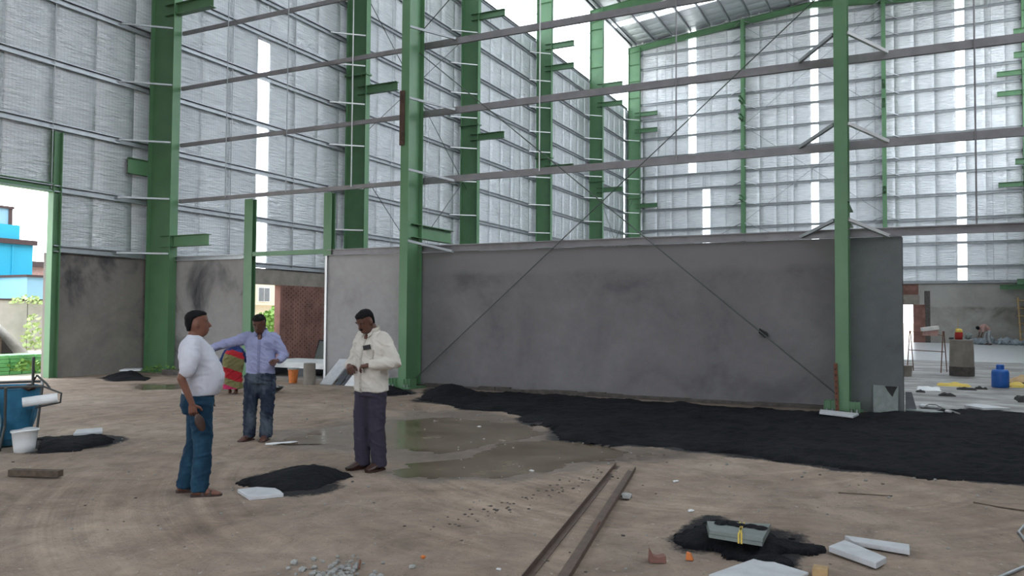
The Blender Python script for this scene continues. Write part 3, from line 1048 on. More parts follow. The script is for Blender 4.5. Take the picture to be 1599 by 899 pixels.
# ------------------------------------------------------------------ unseen right wall, clear cladding sized to light the halls
wr = MB().box(8.2, 8.4, -12, 58, -0.3, 3.1)
wall_right_unseen = tag(wr.build('wall_right_unseen', M['plaster_back'], origin=(8.3, 36, 0)), kind='structure')
for i in range(len(FRAMES) - 1):
    a, b = FRAMES[i], FRAMES[i + 1]
    panel(wall_right_unseen, 'clear_cladding', M['poly'], 'y', a, b, 10.5, 22.6, 8.22)
    MB().box(8.2, 8.25, a, b, 3.1, 10.5).build('foil_sheet', M['foil_left'], wall_right_unseen)

for i in range(3):  # near-hall stretch, added out of view to hold back and tune light
    MB().box(8.2, 8.25, allf[i], allf[i + 1], 3.1, 12.0).build('foil_sheet', M['foil_left'], wall_right_unseen)
    panel(wall_right_unseen, 'clear_cladding', M['poly'], 'y', allf[i], allf[i + 1], 12.0, 22.6, 8.22)
wf = MB().box(-19, -14, -12.2, -12, -0.3, 3.1).box(3, 8.2, -12.2, -12, -0.3, 3.1)
wall_front_blocker = tag(wf.build('wall_front_blocker', M['plaster_back'], origin=(-5.5, -12, 0)), kind='structure')  # unseen wall added behind the camera to cut the near hall's light
for x0, x1, z0 in ((-19, -14, 3.1), (-14, 3, 7.0), (3, 8.2, 3.1)):
    MB().box(x0, x1, -12.1, -12.05, z0, 22.6).build('foil_sheet', M['foil_back'], wall_front_blocker)

# ------------------------------------------------------------------ roof
roof = tag(MB().box(-5.8, -5.2, -12, 58.2, roof_z(-5.5) + 0.05, roof_z(-5.5) + 0.07).build('ceiling', M['galv'], origin=(-5.5, 20, 24)), kind='structure')
def roof_panel(y0, y1, x0, x1, mat, name):
    n = 10
    vs, fs = [], []
    for i in range(n + 1):
        x = x0 + (x1 - x0) * i / n
        for q, u in enumerate((0, 0.08, 0.5, 0.92, 1)):
            d = 0.0 if q in (0, 4) else 0.05 + (0.03 * math.sin(x * 4.3) if q == 2 else 0)
            vs.append((x, y0 + (y1 - y0) * u, roof_z(x) - d * (0 if mat is M['poly'] else 1)))
    for i in range(n):
        for q in range(4):
            fs.append((i * 5 + q, i * 5 + q + 1, (i + 1) * 5 + q + 1, (i + 1) * 5 + q))
    return MB().add(vs, fs).build(name, mat, roof, smooth=True)
strips = [53.0, 44.6, 36.0, 27.4, 18.8]
yy = -12.0
edges = []
while yy < 58.2:
    nx = [s for s in strips if abs(yy - s) < 0.001]
    if nx:
        edges.append((yy, yy + 0.9, True)); yy += 0.9; continue
    nxt = min([s for s in strips if s > yy] + [58.2])
    st = nxt - yy
    k = max(1, round(st / 1.21))
    for i in range(k): edges.append((yy + st * i / k, yy + st * (i + 1) / k, False))
    yy = nxt
for (a, b, clear) in edges:
    for x0, x1 in ((-19.05, -5.5), (-5.5, 8.25)):
        roof_panel(a, b, x0, x1, M['poly'] if clear else M['foil_roof'], 'skylight_strip' if clear else 'roof_foil')
x = -18.6
while x < 8:
    for i in range(len(allf) - 1):
        m = MB(); zz = roof_z(x) - 0.2
        m.cee((x, allf[i], zz), (x, allf[i + 1], zz), 0.2, 0.07, 0.008, 0.025, face=1)
        m.build('purlin', M['galv'], roof)
    x += 1.42 if x > -18.5 else 0.35
for y in allf:
    deep = 0.42 if y > 57 else 0.85
    for sgn in (-1, 1):
        X = (lambda v: v) if sgn < 0 else (lambda v: 2 * RIDGE_X - v)
        top = [(X(-18.9), roof_z(-18.9) - 0.31), (X(-5.5), roof_z(-5.5) - 0.31)]
        bot = [(X(-5.5), roof_z(-5.5) - 0.31 - (0.4 if y > 57 else 0.6)), (X(-12.5), roof_z(-12.5) - 0.31 - (0.4 if y > 57 else 0.5)), (X(-18.9), roof_z(-18.9) - 0.31 - deep)]
        m = MB().prism(top + bot, y - 0.007, y + 0.007, 'y')
        for (q0, q1) in ((top[0], top[1]), (bot[0], bot[1]), (bot[1], bot[2])):
            m.bar((q0[0], y, q0[1]), (q1[0], y, q1[1]), 0.22, 0.016)
        m.build('rafter', M['green'], roof)
# ---- end part 2 ----


# ------------------------------------------------------------------ outdoors, seen through the doorways
M['blue_clad'] = simple('cyan_blue_cladding', (0.03, 0.40, 0.60, 1), 0.5, 0, 0.06, 0.4)
M['pale_blue'] = simple('pale_blue_paint', (0.26, 0.46, 0.60, 1), 0.7, 0, 0.08, 0.5)
M['brown_trim'] = simple('brown_roof_edge', (0.07, 0.045, 0.045, 1), 0.8)
M['pink_wall'] = simple('pinkish_wall', (0.45, 0.27, 0.24, 1), 0.85)
M['cement_wall'] = simple('grey_compound_wall', (0.46, 0.44, 0.41, 1), 0.95, 0, 0.25, 0.7)
M['cream_wall'] = simple('cream_house_wall', (0.66, 0.58, 0.46, 1), 0.9, 0, 0.05)
M['window_dark'] = simple('shaded_window_glass', (0.10, 0.11, 0.12, 1), 0.2)
M['tarp'] = simple('white_tarpaulin', (0.78, 0.78, 0.78, 1), 0.6)
M['tent_in'] = simple('near_black_matte', (0.03, 0.028, 0.028, 1), 0.9)  # painted shade inside the tent; also dark rags and stains
M['green_bar'] = simple('bright_green_paint', (0.16, 0.46, 0.17, 1), 0.5, 0, 0.15, 3)

t = empty('building', (-46, 24, 0), label='bright blue clad shed with a brown roof edge outside the left doorway', cat='building')
m = MB().box(-52, -45, 14, 27.95, -0.1, 5.45); m.build('wall', M['blue_clad'], t)
for i in range(12):
    MB().box(-45.0, -44.96, 14 + i * 1.16, 14 + i * 1.16 + 0.1, 0, 5.4).build('cladding_rib', M['blue_clad'], t)
MB().box(-52.2, -44.8, 13.8, 28.1, 5.45, 5.72).build('roof', M['brown_trim'], t)
MB().box(-50, -45.2, 16, 27.3, 5.72, 6.55).build('upper_storey', M['blue_clad'], t)
m = MB().box(-49, -45.3, 18, 26.85, 6.55, 7.45); f = m.build('lookout', M['pale_blue'], t)
m = MB().box(-45.32, -45.25, 26.7, 26.9, 6.5, 7.55).box(-49.1, -45.2, 17.9, 26.95, 7.45, 7.58)
m.build('lookout_frame', M['brown_trim'], f)
t = empty('building', (-52, 33, 0), label='small pinkish house with a dark roof edge right of the blue shed', cat='building')
MB().box(-56, -50, 29.5, 34.5, -0.1, 4.5).build('wall', M['pink_wall'], t)
MB().box(-56.2, -49.7, 29.3, 34.7, 4.5, 4.85).build('roof', M['brown_trim'], t)
t = empty('building', (-42, 26.5, 0), label='low pale blue hut before the pinkish house outside', cat='building')
MB().box(-44, -40, 24.6, 29, -0.1, 3.4).build('wall', M['pale_blue'], t)
MB().box(-44.1, -39.9, 24.5, 29.1, 3.4, 3.52).build('roof', M['brown_trim'], t)
t = empty('compound_wall', (-35, 22, 0), label='long grey boundary wall outside behind the blue shed yard', cat='wall')
m = MB()
for i in range(14):
    m.box(-35.2, -35, 4 + i * 2.2, 4 + i * 2.2 + 2.16, -0.1, 2.12)
m.build('wall_panel', M['cement_wall'], t)
MB().box(-35.22, -34.96, 4, 35, 2.12, 2.2).build('coping', M['brown_trim'], t)
t = empty('building', (-42, 42, 0), label='cream house with a two-pane window seen through the side opening', cat='building')
MB().box(-46, -40, 36, 50, -0.1, 4.6).build('wall', M['cream_wall'], t)
MB().box(-40.0, -39.6, 36, 50, 2.2, 2.32).build('ledge', M['cream_wall'], t)
for y0, y1 in ((40.65, 41.12), (41.2, 41.66)):
    f = MB().box(-40.03, -39.97, y0 - 0.05, y1 + 0.05, 2.42, 3.45).build('window_frame', M['tarp'], t)
    MB().box(-39.99, -39.955, y0, y1, 2.47, 3.4).build('pane', M['window_dark'], f)
# tarpaulin hut
t = empty('hut', (-26, 15.3, 0), label='white tarpaulin tent with a dark mouth in the yard outside', cat='tent')
MB().add([(-26, 13.6, 2.3), (-29, 13.6, 2.3), (-29, 16.2, 0.0), (-26, 16.15, 0.25), (-26, 15.2, 1.2), (-29, 15.2, 1.2)], [(0, 1, 5, 4), (4, 5, 2, 3), (0, 4, 5, 1)]).build('tarpaulin', M['tarp'], t)
MB().prism([(13.9, 0), (15.95, 0), (15.1, 1.05), (14.3, 1.2)], -28.5, -26.2, 'x').build('tent_inner_shade', M['tent_in'], t)  # solid dark block painted as the shade under the tarpaulin
MB().box(-26.1, -26.0, 15.05, 15.22, 0, 0.8).build('tent_post', M['wood'], t)
# stack of green-painted steel pieces by the doorway
t = empty('bar_stack', (-21.6, 13.0, 0), label='low stack of bright green painted steel pieces outside the doorway', cat='stack')
k = 0
for r_ in range(5):
    for c_ in range(5):
        y0 = 12.1 + c_ * 0.34 + random.uniform(-0.03, 0.03)
        MB().box(-22.3 + random.uniform(-.1, .1), -21.4, y0, y0 + 0.3, -0.05 + r_ * 0.105, 0.045 + r_ * 0.105).build('steel_piece', M['green_bar'], t)


def leaf_mass(name, c, size, n, leaf, mat, label, cat, seed, parent=None):
    rnd = random.Random(seed)
    m = MB()
    for i in range(n):
        a, b = rnd.uniform(0, 2 * math.pi), rnd.uniform(-0.2, 1.0)
        r = rnd.uniform(0.5, 1) ** 0.5
        p = Vector((c[0] + size[0] * r * math.cos(a) * math.sqrt(max(0, 1 - b * b)), c[1] + size[1] * r * math.sin(a) * math.sqrt(max(0, 1 - b * b)), c[2] + size[2] * (0.15 + 0.85 * max(0, b) * r + rnd.uniform(0, 0.1))))
        d = Vector((rnd.uniform(-1, 1), rnd.uniform(-1, 1), rnd.uniform(-0.2, 1))).normalized()
        s = d.orthogonal().normalized() * leaf * 0.45
        e = d * leaf
        m.add([p, p + e * 0.5 + s, p + e, p + e * 0.5 - s], [(0, 1, 2, 3)])
    o = m.build(name, mat, parent)
    if label: tag(o, label, cat)
    return o
leaf_mass('shrub', (-34.2, 37.6, 0.1), (1.0, 3.2, 2.0), 900, 0.28, M['leaf'], 'green hedge outside the opening in the brick side wall', 'hedge', 1)
leaf_mass('shrub', (-34.3, 21.4, -0.28), (0.4, 0.4, 1.7), 110, 0.2, M['leaf_pale'], 'thin green bush at the grey boundary wall outside', 'bush', 2)
leaf_mass('shrub', (-34.75, 21.5, 1.9), (0.35, 0.8, 0.4), 90, 0.16, M['leaf_pale'], 'green creeper topping the grey boundary wall outside', 'bush', 3)
leaf_mass('weeds', (-21.2, 13.1, 0.0), (0.4, 0.5, 0.28), 120, 0.12, M['leaf'], 'yellowish weeds before the stack of green steel outside', 'weeds', 4)
tag(leaf_mass('weeds', (-17.9, 14.72, 0.0), (0.75, 0.12, 0.2), 60, 0.07, M['leaf'], 'small weeds sprouting around the foot of the big left column', 'weeds', 5), kind='stuff')


# ------------------------------------------------------------------ heaps of black stone dust
def floor_z(x, y):
    X, Y = np.array([x]), np.array([y])
    z = 0.009 * fbm(X, Y, 1.1, 1) + 0.005 * fbm(X, Y, 5.0, 2, 3)
    z = z * sstep(Y, 1.0, 3.0) * (1 - 0.6 * sstep(Y, 14, 16))
    edge = 0.12 * fbm(X, Y, 2.2, 4)
    w = np.maximum.reduce([sdf(p, X, Y) for p in (P_UP, P_LOW, P_SMALL)]) + edge
    w = w + 0.05 * fbm(X, Y, 7.0, 9)
    z = z + 0.009 * (1 - sstep(w, -0.4, -0.05)) * (w > -1.0)
    return float((z - 0.015 * sstep(w, -0.15, 0.12))[0])


HEAPS = []
def heap_h(poly, X, Y, slope, cap, amp, peaks, o):
    d = sdf(poly, X, Y)
    d = d + 0.06 * fbm(X, Y, 4.0, o) * (1.0 if cap > 0.06 else 1.5) + 0.025 * fbm(X, Y, 16.0, o + 2)
    h = cap * (1 - np.exp(-np.maximum(d, 0) * slope / cap))
    for (px, py, ph, pr) in peaks:
        q = np.hypot(X - px, Y - py) / pr
        h = np.maximum(h, np.where(d > 0, ph * np.clip(1 - q, 0, 1) ** 0.9 * (1 - np.exp(-np.maximum(d, 0) * 14)), 0))
    h = h + amp * np.clip(d * 6, 0, 1) * (fbm(X, Y, 3.0, o + 5) * 0.6 + 0.4 * fbm(X, Y, 11.0, o + 7))
    return d, h


def heap(name, poly, cell, slope, cap, amp, peaks, label, o=0, cat='heap'):
    P = np.array(poly)
    x0, y0 = P.min(0) - 0.3; x1, y1 = P.max(0) + 0.3
    X, Y = np.meshgrid(np.arange(x0, x1, cell), np.arange(y0, y1, cell))
    d, h = heap_h(poly, X, Y, slope, cap, amp, peaks, o)
    Z = np.where(d > 0, np.maximum(h, 0.004) + 0.006, -0.03)
    keep = d > -1.5 * cell
    idx = -np.ones(X.shape, int)
    idx[keep] = np.arange(keep.sum())
    co = np.stack([X[keep], Y[keep], Z[keep]], -1)
    q = np.stack([idx[:-1, :-1], idx[:-1, 1:], idx[1:, 1:], idx[1:, :-1]], -1).reshape(-1, 4)
    q = q[(q >= 0).all(1)]
    c = co.mean(0); c[2] = 0
    me = bpy.data.meshes.new(name)
    me.from_pydata((co - c).tolist(), [], q.tolist())
    me.polygons.foreach_set('use_smooth', [True] * len(me.polygons))
    ob = link_mesh(name, me, M['coal'], None, tuple(c))
    return tag(ob, label, cat, None, 'stuff')


heap('stone_dust', P_COAL, 0.06, 0.35, 0.055, 0.035, [(-8.05, 13.44, 0.28, 0.75), (-7.35, 13.4, 0.14, 0.5), (-5.6, 13.6, 0.12, 1.0), (-4.2, 13.6, 0.1, 1.2), (-4.6, 10.5, 0.1, 0.7), (-2.6, 12.5, 0.09, 1.4), (0.4, 11.5, 0.08, 1.5), (-6.6, 13.2, 0.1, 0.8)],
     'wide spread of black stone dust along the foot of the partition wall', 1)
heap('dust_heap', P_HC, 0.025, 0.35, 0.10, 0.012, [(-5.28, 6.12, 0.135, 0.55), (-5.5, 6.25, 0.10, 0.5)], 'small black dust heap on the ground between the white-shirted and cream-shirted men', 20)
heap('dust_heap', P_HL, 0.025, 0.4, 0.075, 0.02, [(-9.15, 6.5, 0.12, 0.4), (-8.92, 6.4, 0.09, 0.22)], 'black dust heap behind the dirty white bucket at left', 30)
heap('dust_heap', P_HR, 0.02, 0.4, 0.06, 0.02, [(-1.1, 5.8, 0.07, 0.5), (-0.62, 5.85, 0.05, 0.22)], 'black dust heap under the strapped grey block at bottom right', 40)
heap('dust_heap', P_HW, 0.04, 0.3, 0.12, 0.02, [(-17.6, 13.5, 0.16, 0.7)], 'dark dust heap at the side wall beside the big left column', 50)
heap('dust_heap', P_HK, 0.03, 0.4, 0.10, 0.02, [(-9.75, 13.7, 0.15, 0.5)], 'small dark heap at the foot of the column behind the cream-shirted man', 60)


# ------------------------------------------------------------------ slabs, tiles, stones on the ground
def slab(name, quad, z0, th, mat, label, cat='tile', group=None, tilt=0.0):
    n = len(quad)
    area = sum(quad[i][0] * quad[(i + 1) % n][1] - quad[(i + 1) % n][0] * quad[i][1] for i in range(n))
    if area < 0: quad = quad[::-1]
    vs = [(x, y, z0) for x, y in quad] + [(x, y, z0 + th + tilt * (i % 2)) for i, (x, y) in enumerate(quad)]
    fs = [tuple(reversed(range(n))), tuple(range(n, 2 * n))] + [(i, (i + 1) % n, (i + 1) % n + n, i + n) for i in range(n)]
    o = MB().add(vs, fs).build(name, mat)
    bv = o.modifiers.new('b', 'BEVEL'); bv.width = min(0.004, th * 0.2); bv.segments = 1
    return tag(o, label, cat, group)


slab('tile', [(-5.46, 5.33), (-5.14, 5.16), (-4.97, 5.40), (-5.07, 5.47), (-5.19, 5.53), (-5.38, 5.49)], 0.004, 0.034, M['marble'], 'pale grey tile with a chipped corner before the central black heap')
slab('tile', [(-0.48, 5.96), (-0.17, 5.70), (-0.11, 5.87), (-0.39, 6.18)], 0.002, 0.042, M['marble'], 'front of two crossed pale tile strips right of the strapped block')
slab('tile', [(-0.40, 6.33), (-0.34, 6.20), (0.03, 6.14), (0.03, 6.30)], 0.002, 0.036, M['marble'], 'rear of two pale tile strips right of the strapped block')
slab('tile', [(-1.11, 5.02), (-0.89, 5.54), (-0.55, 5.36), (-0.72, 4.85)], 0.003, 0.02, M['marble'], 'large blue-grey tile cut off by the bottom edge of the picture')
slab('tile', [(-1.24, 14.0), (-1.22, 13.58), (-0.70, 13.29), (-0.64, 13.72)], 0.08, 0.035, M['marble'], 'long white tile strip on black dust before the right column')
slab('tile', [(0.99, 16.56), (1.26, 16.17), (1.70, 16.45), (1.22, 16.95)], 0.02, 0.04, M['marble'], 'lone white tile lying on the dark ground past the wall end')
slab('tile', [(-9.75, 6.70), (-9.45, 6.45), (-9.30, 6.75), (-9.62, 6.98)], 0.07, 0.03, M['marble'], 'pale tile lying on the black heap behind the dirty white bucket')
slab('tile', [(-18.15, 13.75), (-17.75, 13.3), (-17.4, 13.65), (-17.9, 14.1)], 0.15, 0.03, M['marble'], 'white tile on the dark heap beside the big left column')

# strapped block of cut tiles on the right heap
t = empty('tile_block', (-1.08, 5.78, 0.07), label='grey block of stacked tiles tied with a yellow strap on black dust', cat='tile block')
for k in range(2):
    q = [(-1.31, 5.86), (-1.24, 5.62), (-0.87, 5.58), (-0.88, 6.00)]
    dx = 0.004 * k
    MB().prism([(x + dx, y) for x, y in q][::-1], 0.085 + k * 0.028, 0.085 + k * 0.028 + 0.025, 'z').build('tile', M['granite'], t)
m = MB()
for (a, b) in (((-1.03, 5.60), (-1.05, 5.92)), ((-1.01, 5.60), (-1.08, 5.92))):
    m.bar((a[0], a[1] - 0.006, 0.145), (b[0], b[1], 0.145), 0.012, 0.003)
    m.bar((a[0], a[1] - 0.008, 0.08), (a[0], a[1] - 0.008, 0.145), 0.012, 0.003, (0, 1, 0))
m.build('yellow_strap', M['yellow'], t)
m = MB()
for k in range(5):
    x, y = -1.2 + 0.07 * k, 5.84 + 0.02 * (k % 2)
    m.ball((x, y, 0.142), (0.05, 0.06, 0.008), 10, 4)
m.build('dust_film', M['coal'], t)


def rock(c, r, seed, mb=None, sq=0.7):
    rnd = random.Random(seed)
    m = mb or MB()
    me = bmesh.new(); bmesh.ops.create_icosphere(me, subdivisions=1, radius=1.0)
    vs = []
    for v in me.verts:
        k = rnd.uniform(0.7, 1.15)
        vs.append((c[0] + v.co.x * r * k, c[1] + v.co.y * r * k * 0.9, c[2] + r * sq * 0.8 + v.co.z * r * k * sq))
    fs = [tuple(v.index for v in f.verts) for f in me.faces]
    me.free()
    m.add(vs, fs)
    return m
tag(rock((-2.24, 6.81, 0), 0.055, 5).build('stone', M['stone']), 'fist-sized grey stone beside the right floor rail', 'stone')
tag(rock((-7.0, 3.95, 0), 0.03, 9).build('stone', M['stone']), 'small stone on the sand below the left heap', 'stone')
t = empty('brick_chunk', (-1.49, 5.19, 0), 0.5, 'broken red brick chunk on the ground left of the strapped block', 'brick')
MB().prism([(-0.055, 0), (0.055, 0), (0.052, 0.045), (0.0, 0.035), (-0.035, 0.05), (-0.05, 0.085)], -0.035, 0.035, 'y').build('chunk', M['brick'], t, local=True)
tag(MB().box(-0.53, -0.44, 5.36, 5.46, 0, 0.05).build('brick_chunk', M['bamboo']), 'small tan block at the bottom edge beside the black heap', 'block')
tag(MB().prism([(-1.33, 0), (-1.28, 0), (-1.30, 0.045), (-1.325, 0.05)], 5.32, 5.345, 'y').build('scrap', M['orange']), 'small orange scrap right of the brick chunk', 'scrap')
tag(rock((-2.91, 4.51, 0), 0.022, 22).build('scrap', M['orange']), 'small orange lump on the sand left of the floor rails', 'scrap')
m = MB()
rr = random.Random(3)
for i in range(90):
    a, q = rr.uniform(0, 6.28), abs(rr.gauss(0, 0.16))
    x, y = -3.22 + math.cos(a) * q * 1.3, 4.02 + math.sin(a) * q
    rock((x, y, floor_z(x, y) - 0.004), rr.uniform(0.008, 0.03), 100 + i, m)
tag(m.build('rubble', M['stone']), 'patch of small grey rubble at the bottom edge', 'rubble', None, 'stuff')
tag(MB().tube([(-3.2, 4.2, 0.03), (-3.1, 4.06, 0.035)], 0.007, 6).build('stick', M['rust']), 'short brown stick lying on the grey rubble patch', 'stick')
m = MB()
for i in range(420):
    x = rr.uniform(-11, 2.5); y = rr.uniform(3.6, 13.5)
    if sdf(P_COAL, np.array([x]), np.array([y]))[0] > 0: continue
    rock((x, y, floor_z(x, y) - 0.002), rr.uniform(0.004, 0.014) * (1 + (y > 8) * 0.6), 700 + i, m)
tag(m.build('pebbles', M['stone']), 'fine pebbles strewn over the sandy floor', 'pebbles', None, 'stuff')
m = MB()
for i in range(160):
    x = rr.uniform(-9, 1.5); y = rr.uniform(3.6, 9.5)
    if rr.random() < 0.5:
        q = rr.uniform(0, 1); x = -3.25 + 0.5 * q + rr.gauss(0, 0.12); y = 5.2 + 2.6 * q + rr.gauss(0, 0.1)
    rock((x, y, floor_z(x, y) - 0.003), rr.uniform(0.006, 0.02), 1700 + i, m, 0.4)
tag(m.build('clods', M['raw_edge']), 'dark clods of dried mud on the sandy floor', 'clods', None, 'stuff')
for i, (x, y, s, lab) in enumerate(((-2.35, 4.54, 0.022, 'tiny white scrap between the floor rails at the bottom edge'), (-5.62, 10.19, 0.05, 'white scrap on the far puddle'), (-2.03, 7.72, 0.035, 'white scrap on the sand right of the floor rails'),
                                   (-1.62, 6.65, 0.035, 'white scrap on the sand left of the strapped block'), (-3.55, 7.6, 0.03, 'pale scrap at the near edge of the lower puddle'), (-12.3, 13.2, 0.09, 'crumpled white scrap on the ground before the concrete drum by the opening'))):
    tag(rock((x, y, floor_z(x, y)), s, 60 + i, None, 0.35).build('paper_scrap', M['sheet_white']), lab, 'scrap')
m = MB().tube([(-7.16, 7.44, 0.006), (-7.08, 7.5, 0.01), (-7.06, 7.6, 0.008), (-6.98, 7.68, 0.008), (-6.96, 7.8, 0.004)], [(0.012, 0.03), (0.018, 0.05), (0.01, 0.035), (0.016, 0.04), (0.006, 0.02)], 8, True, None, (0, 0, 1))
tag(m.build('plastic_bag', M['sheet_white'], smooth=True), 'crumpled white plastic strip beside the feet of the man in the blue shirt', 'plastic')
tag(MB().bar((-7.98, 4.80, 0.045), (-7.49, 4.99, 0.045), 0.085, 0.06).build('timber', M['wood']), 'short dark timber offcut lying on the sand at left', 'timber')
tag(MB().bar((-0.55, 7.95, 0.01), (-0.1, 8.05, 0.01), 0.012, 0.008).build('stick', M['wood']), 'thin dark stick on the sand at right', 'stick')
tag(MB().tube([(0.55, 8.12, 0.008), (0.75, 8.0, 0.012), (0.95, 7.97, 0.01), (1.2, 7.9, 0.01)], 0.008, 6).build('twig', M['wood']), 'crooked twig on the sand at the right edge', 'twig')
tag(MB().tube([(1.05, 7.9, 0.012), (0.86, 7.45, 0.012), (0.78, 7.15, 0.014), (0.80, 6.85, 0.012), (0.86, 6.6, 0.012), (0.80, 6.35, 0.014), (0.66, 6.1, 0.012), (0.5, 5.8, 0.012)], 0.011, 8).build('cable', M['galv'], smooth=True), 'grey cable snaking over the sand at the right edge', 'cable')

# two steel channels lying side by side
t = empty('floor_rail', (-2.4, 6.4, 0), label='narrow dusty steel angle lying on the sand, left of the pair', cat='rail')
m = MB().bar((-2.79, 8.18, 0.012), (-1.98, 3.8, 0.012), 0.05, 0.006).bar((-2.81, 8.18, 0.03), (-2.0, 3.8, 0.03), 0.006, 0.045)
m.build('angle', M['steel_floor'], t)
t = empty('floor_rail', (-2.2, 6.3, 0), label='wide dusty steel channel lying on the sand, right of the pair', cat='rail')
m = MB().bar((-2.585, 8.06, 0.012), (-1.76, 3.8, 0.012), 0.085, 0.006).bar((-2.55, 8.06, 0.03), (-1.715, 3.8, 0.03), 0.006, 0.04)
m.build('channel', M['steel_floor'], t)
MB().bar((-2.14, 5.85, 0.025), (-2.06, 5.5, 0.025), 0.012, 0.012).build('stub', M['rust'], t)

# ------------------------------------------------------------------ leaning pieces at the right column
t = empty('slotted_angle', (-1.0, 14.2, 0), label='rusty slotted angle iron leaning on the foot of the right column', cat='angle iron')
m = MB().bar((-0.99, 14.18, 0.0), (-1.035, 14.44, 0.86), 0.055, 0.006, (0, 1, 0)).bar((-0.965, 14.2, 0.0), (-1.01, 14.46, 0.86), 0.006, 0.05, (0, 1, 0))
m.build('angle', M['rust'], t)
for k in range(8):
    q = 0.06 + 0.1 * k
    MB().ball((-0.99 - 0.045 * q / 0.86 - 0.004, 14.175 + 0.26 * q / 0.86, q), (0.012, 0.004, 0.018), 8, 4).build('slot', M['black_pl'], t)
def leaning(name, poly_xz, y_base, y_top, th, mat, label, stain=None):
    """flat slab leaning back: polygon in (x, height along slab)"""
    t = empty(name, (poly_xz[0][0], y_base, 0), label=label, cat='slab')
    zt = max(p[1] for p in poly_xz)
    f = lambda p, off: (p[0], y_base + (y_top - y_base) * p[1] / zt + off, p[1])
    n = len(poly_xz)
    vs = [f(p, 0) for p in poly_xz] + [f(p, th) for p in poly_xz]
    fs = [tuple(range(n)), tuple(reversed(range(n, 2 * n)))] + [((i + 1) % n, i, i + n, (i + 1) % n + n) for i in range(n)]
    MB().add(vs, fs).build('plate', mat, t)
    if stain:
        vs = [f(p, -0.003) for p in stain] + [f(p, 0.001) for p in stain]
        n = len(stain)
        MB().add(vs, [tuple(range(n)), tuple(reversed(range(n, 2 * n)))] + [((i + 1) % n, i, i + n, (i + 1) % n + n) for i in range(n)]).build('dark_patch', M['tent_in'], t)
    return t
leaning('slab', [(-0.47, 0), (-0.085, 0), (-0.075, 0.46), (-0.47, 0.47)], 14.97, 15.07, 0.025, M['granite'], 'grey-green stone slab with a dark patch leaning on the partition end', [(-0.29, 0.46), (-0.09, 0.46), (-0.14, 0.36), (-0.17, 0.28), (-0.24, 0.37)])
leaning('slab', [(0.03, 0), (0.22, 0), (0.13, 0.36), (0.03, 0.36)], 15.16, 15.24, 0.03, M['granite_dark'], 'dark slab leaning against the broken end of the partition')
slab('slab', [(0.02, 15.0), (0.40, 14.85), (0.60, 15.0), (0.45, 15.2), (0.1, 15.2)], 0.06, 0.02, M['granite'], 'flat grey slab piece on the dust at the partition end', 'slab')
slab('slab', [(0.25, 16.1), (0.55, 16.0), (0.62, 16.3), (0.3, 16.4)], 0.03, 0.03, M['marble'], 'pale broken slab piece right of the leaning dark slab', 'slab')
slab('slab', [(0.62, 15.1), (0.72, 15.05), (0.74, 15.2), (0.64, 15.25)], 0.06, 0.03, M['marble'], 'little pale slab chip on the black dust past the wall end', 'slab')
tag(MB().tube([(0.3, 15.7, 0.05), (0.4, 15.9, 0.1), (0.52, 15.9, 0.1), (0.6, 15.5, 0.09), (0.72, 15.1, 0.09), (0.82, 14.7, 0.09)], 0.012, 8).build('cable', M['stone'], smooth=True), 'pale bent cable on the black dust past the wall end', 'cable')
# dark box hanging from the wall
t = empty('switch_box', (-2.33, 15.06, 1.25), label='small black electrical box hanging askew on the plastered partition', cat='box')
q = [(-2.40, 1.345), (-2.385, 1.43), (-2.255, 1.355), (-2.245, 1.27), (-2.29, 1.255)]
MB().prism([(x, z) for x, z in q], 15.06, YP, 'y').build('box_body', M['black_pl'], t)
MB().prism([(-2.265, 1.30), (-2.262, 1.34), (-2.24, 1.345), (-2.235, 1.28)], 15.03, 15.07, 'y').build('flap', M['black_pl'], t)

# ------------------------------------------------------------------ things around the side opening
t = empty('stone_bench', (-13.9, 16.6, 0), label='white slab laid flat on blocks inside the partition gap', cat='slab')
MB().box(-15.6, -12.75, 15.75, 17.4, 0.22, 0.36).build('top', M['sheet_white'], t)
for x in (-15.3, -14.1, -13.0):
    MB().box(x - 0.12, x + 0.12, 15.9, 17.2, -0.05, 0.22).build('block', M['granite_dark'], t)
t = empty('concrete_drum', (-12.28, 14.1, 0), label='grey concrete cylinder standing before the partition gap', cat='cylinder')
MB().lathe([(0.135, 0), (0.14, 0.25), (0.132, 0.49), (0.12, 0.5)], 20, Matrix.Translation((-12.28, 14.12, 0))).build('cylinder', M['lintel'], t, smooth=False)
t = empty('bucket', (-12.93, 14.3, 0), label='orange tub with a pale rim beside the concrete cylinder', cat='bucket')
MB().lathe([(0.09, 0), (0.12, 0.3), (0.128, 0.31), (0.128, 0.34), (0.115, 0.34)], 18, Matrix.Translation((-12.93, 14.3, 0))).build('tub', M['orange'], t)
MB().lathe([(0.124, 0.31), (0.132, 0.32), (0.132, 0.35), (0.12, 0.35)], 18, Matrix.Translation((-12.93, 14.3, 0))).build('rim', M['stone'], t)
for x, w, h, mt, lab in ((-12.0, 0.42, 0.56, M['marble'], 'front pale slab of the row leaning left of the cream-shirted man'), (-11.66, 0.2, 0.60, M['granite_dark'], 'dark narrow slab behind the front pale slab of the leaning row'),
                         (-11.47, 0.16, 0.55, M['granite_dark'], 'second dark narrow slab in the leaning row by the partition'), (-11.27, 0.42, 0.56, M['sheet_white'], 'mottled white slab at the right end of the leaning row')):
    leaning('slab', [(x - w * 0.42, 0), (x + w * 0.42, 0), (x + w * 0.55, h), (x - w * 0.30, h)], 14.35, 15.0, 0.03, mt, lab)
leaning('slab', [(-18.6, 0), (-18.08, 0), (-18.08, 0.62), (-18.6, 0.66)], 21.6, 21.9, 0.03, M['granite'], 'grey-green slab leaning by the bare brick wall inside the opening')
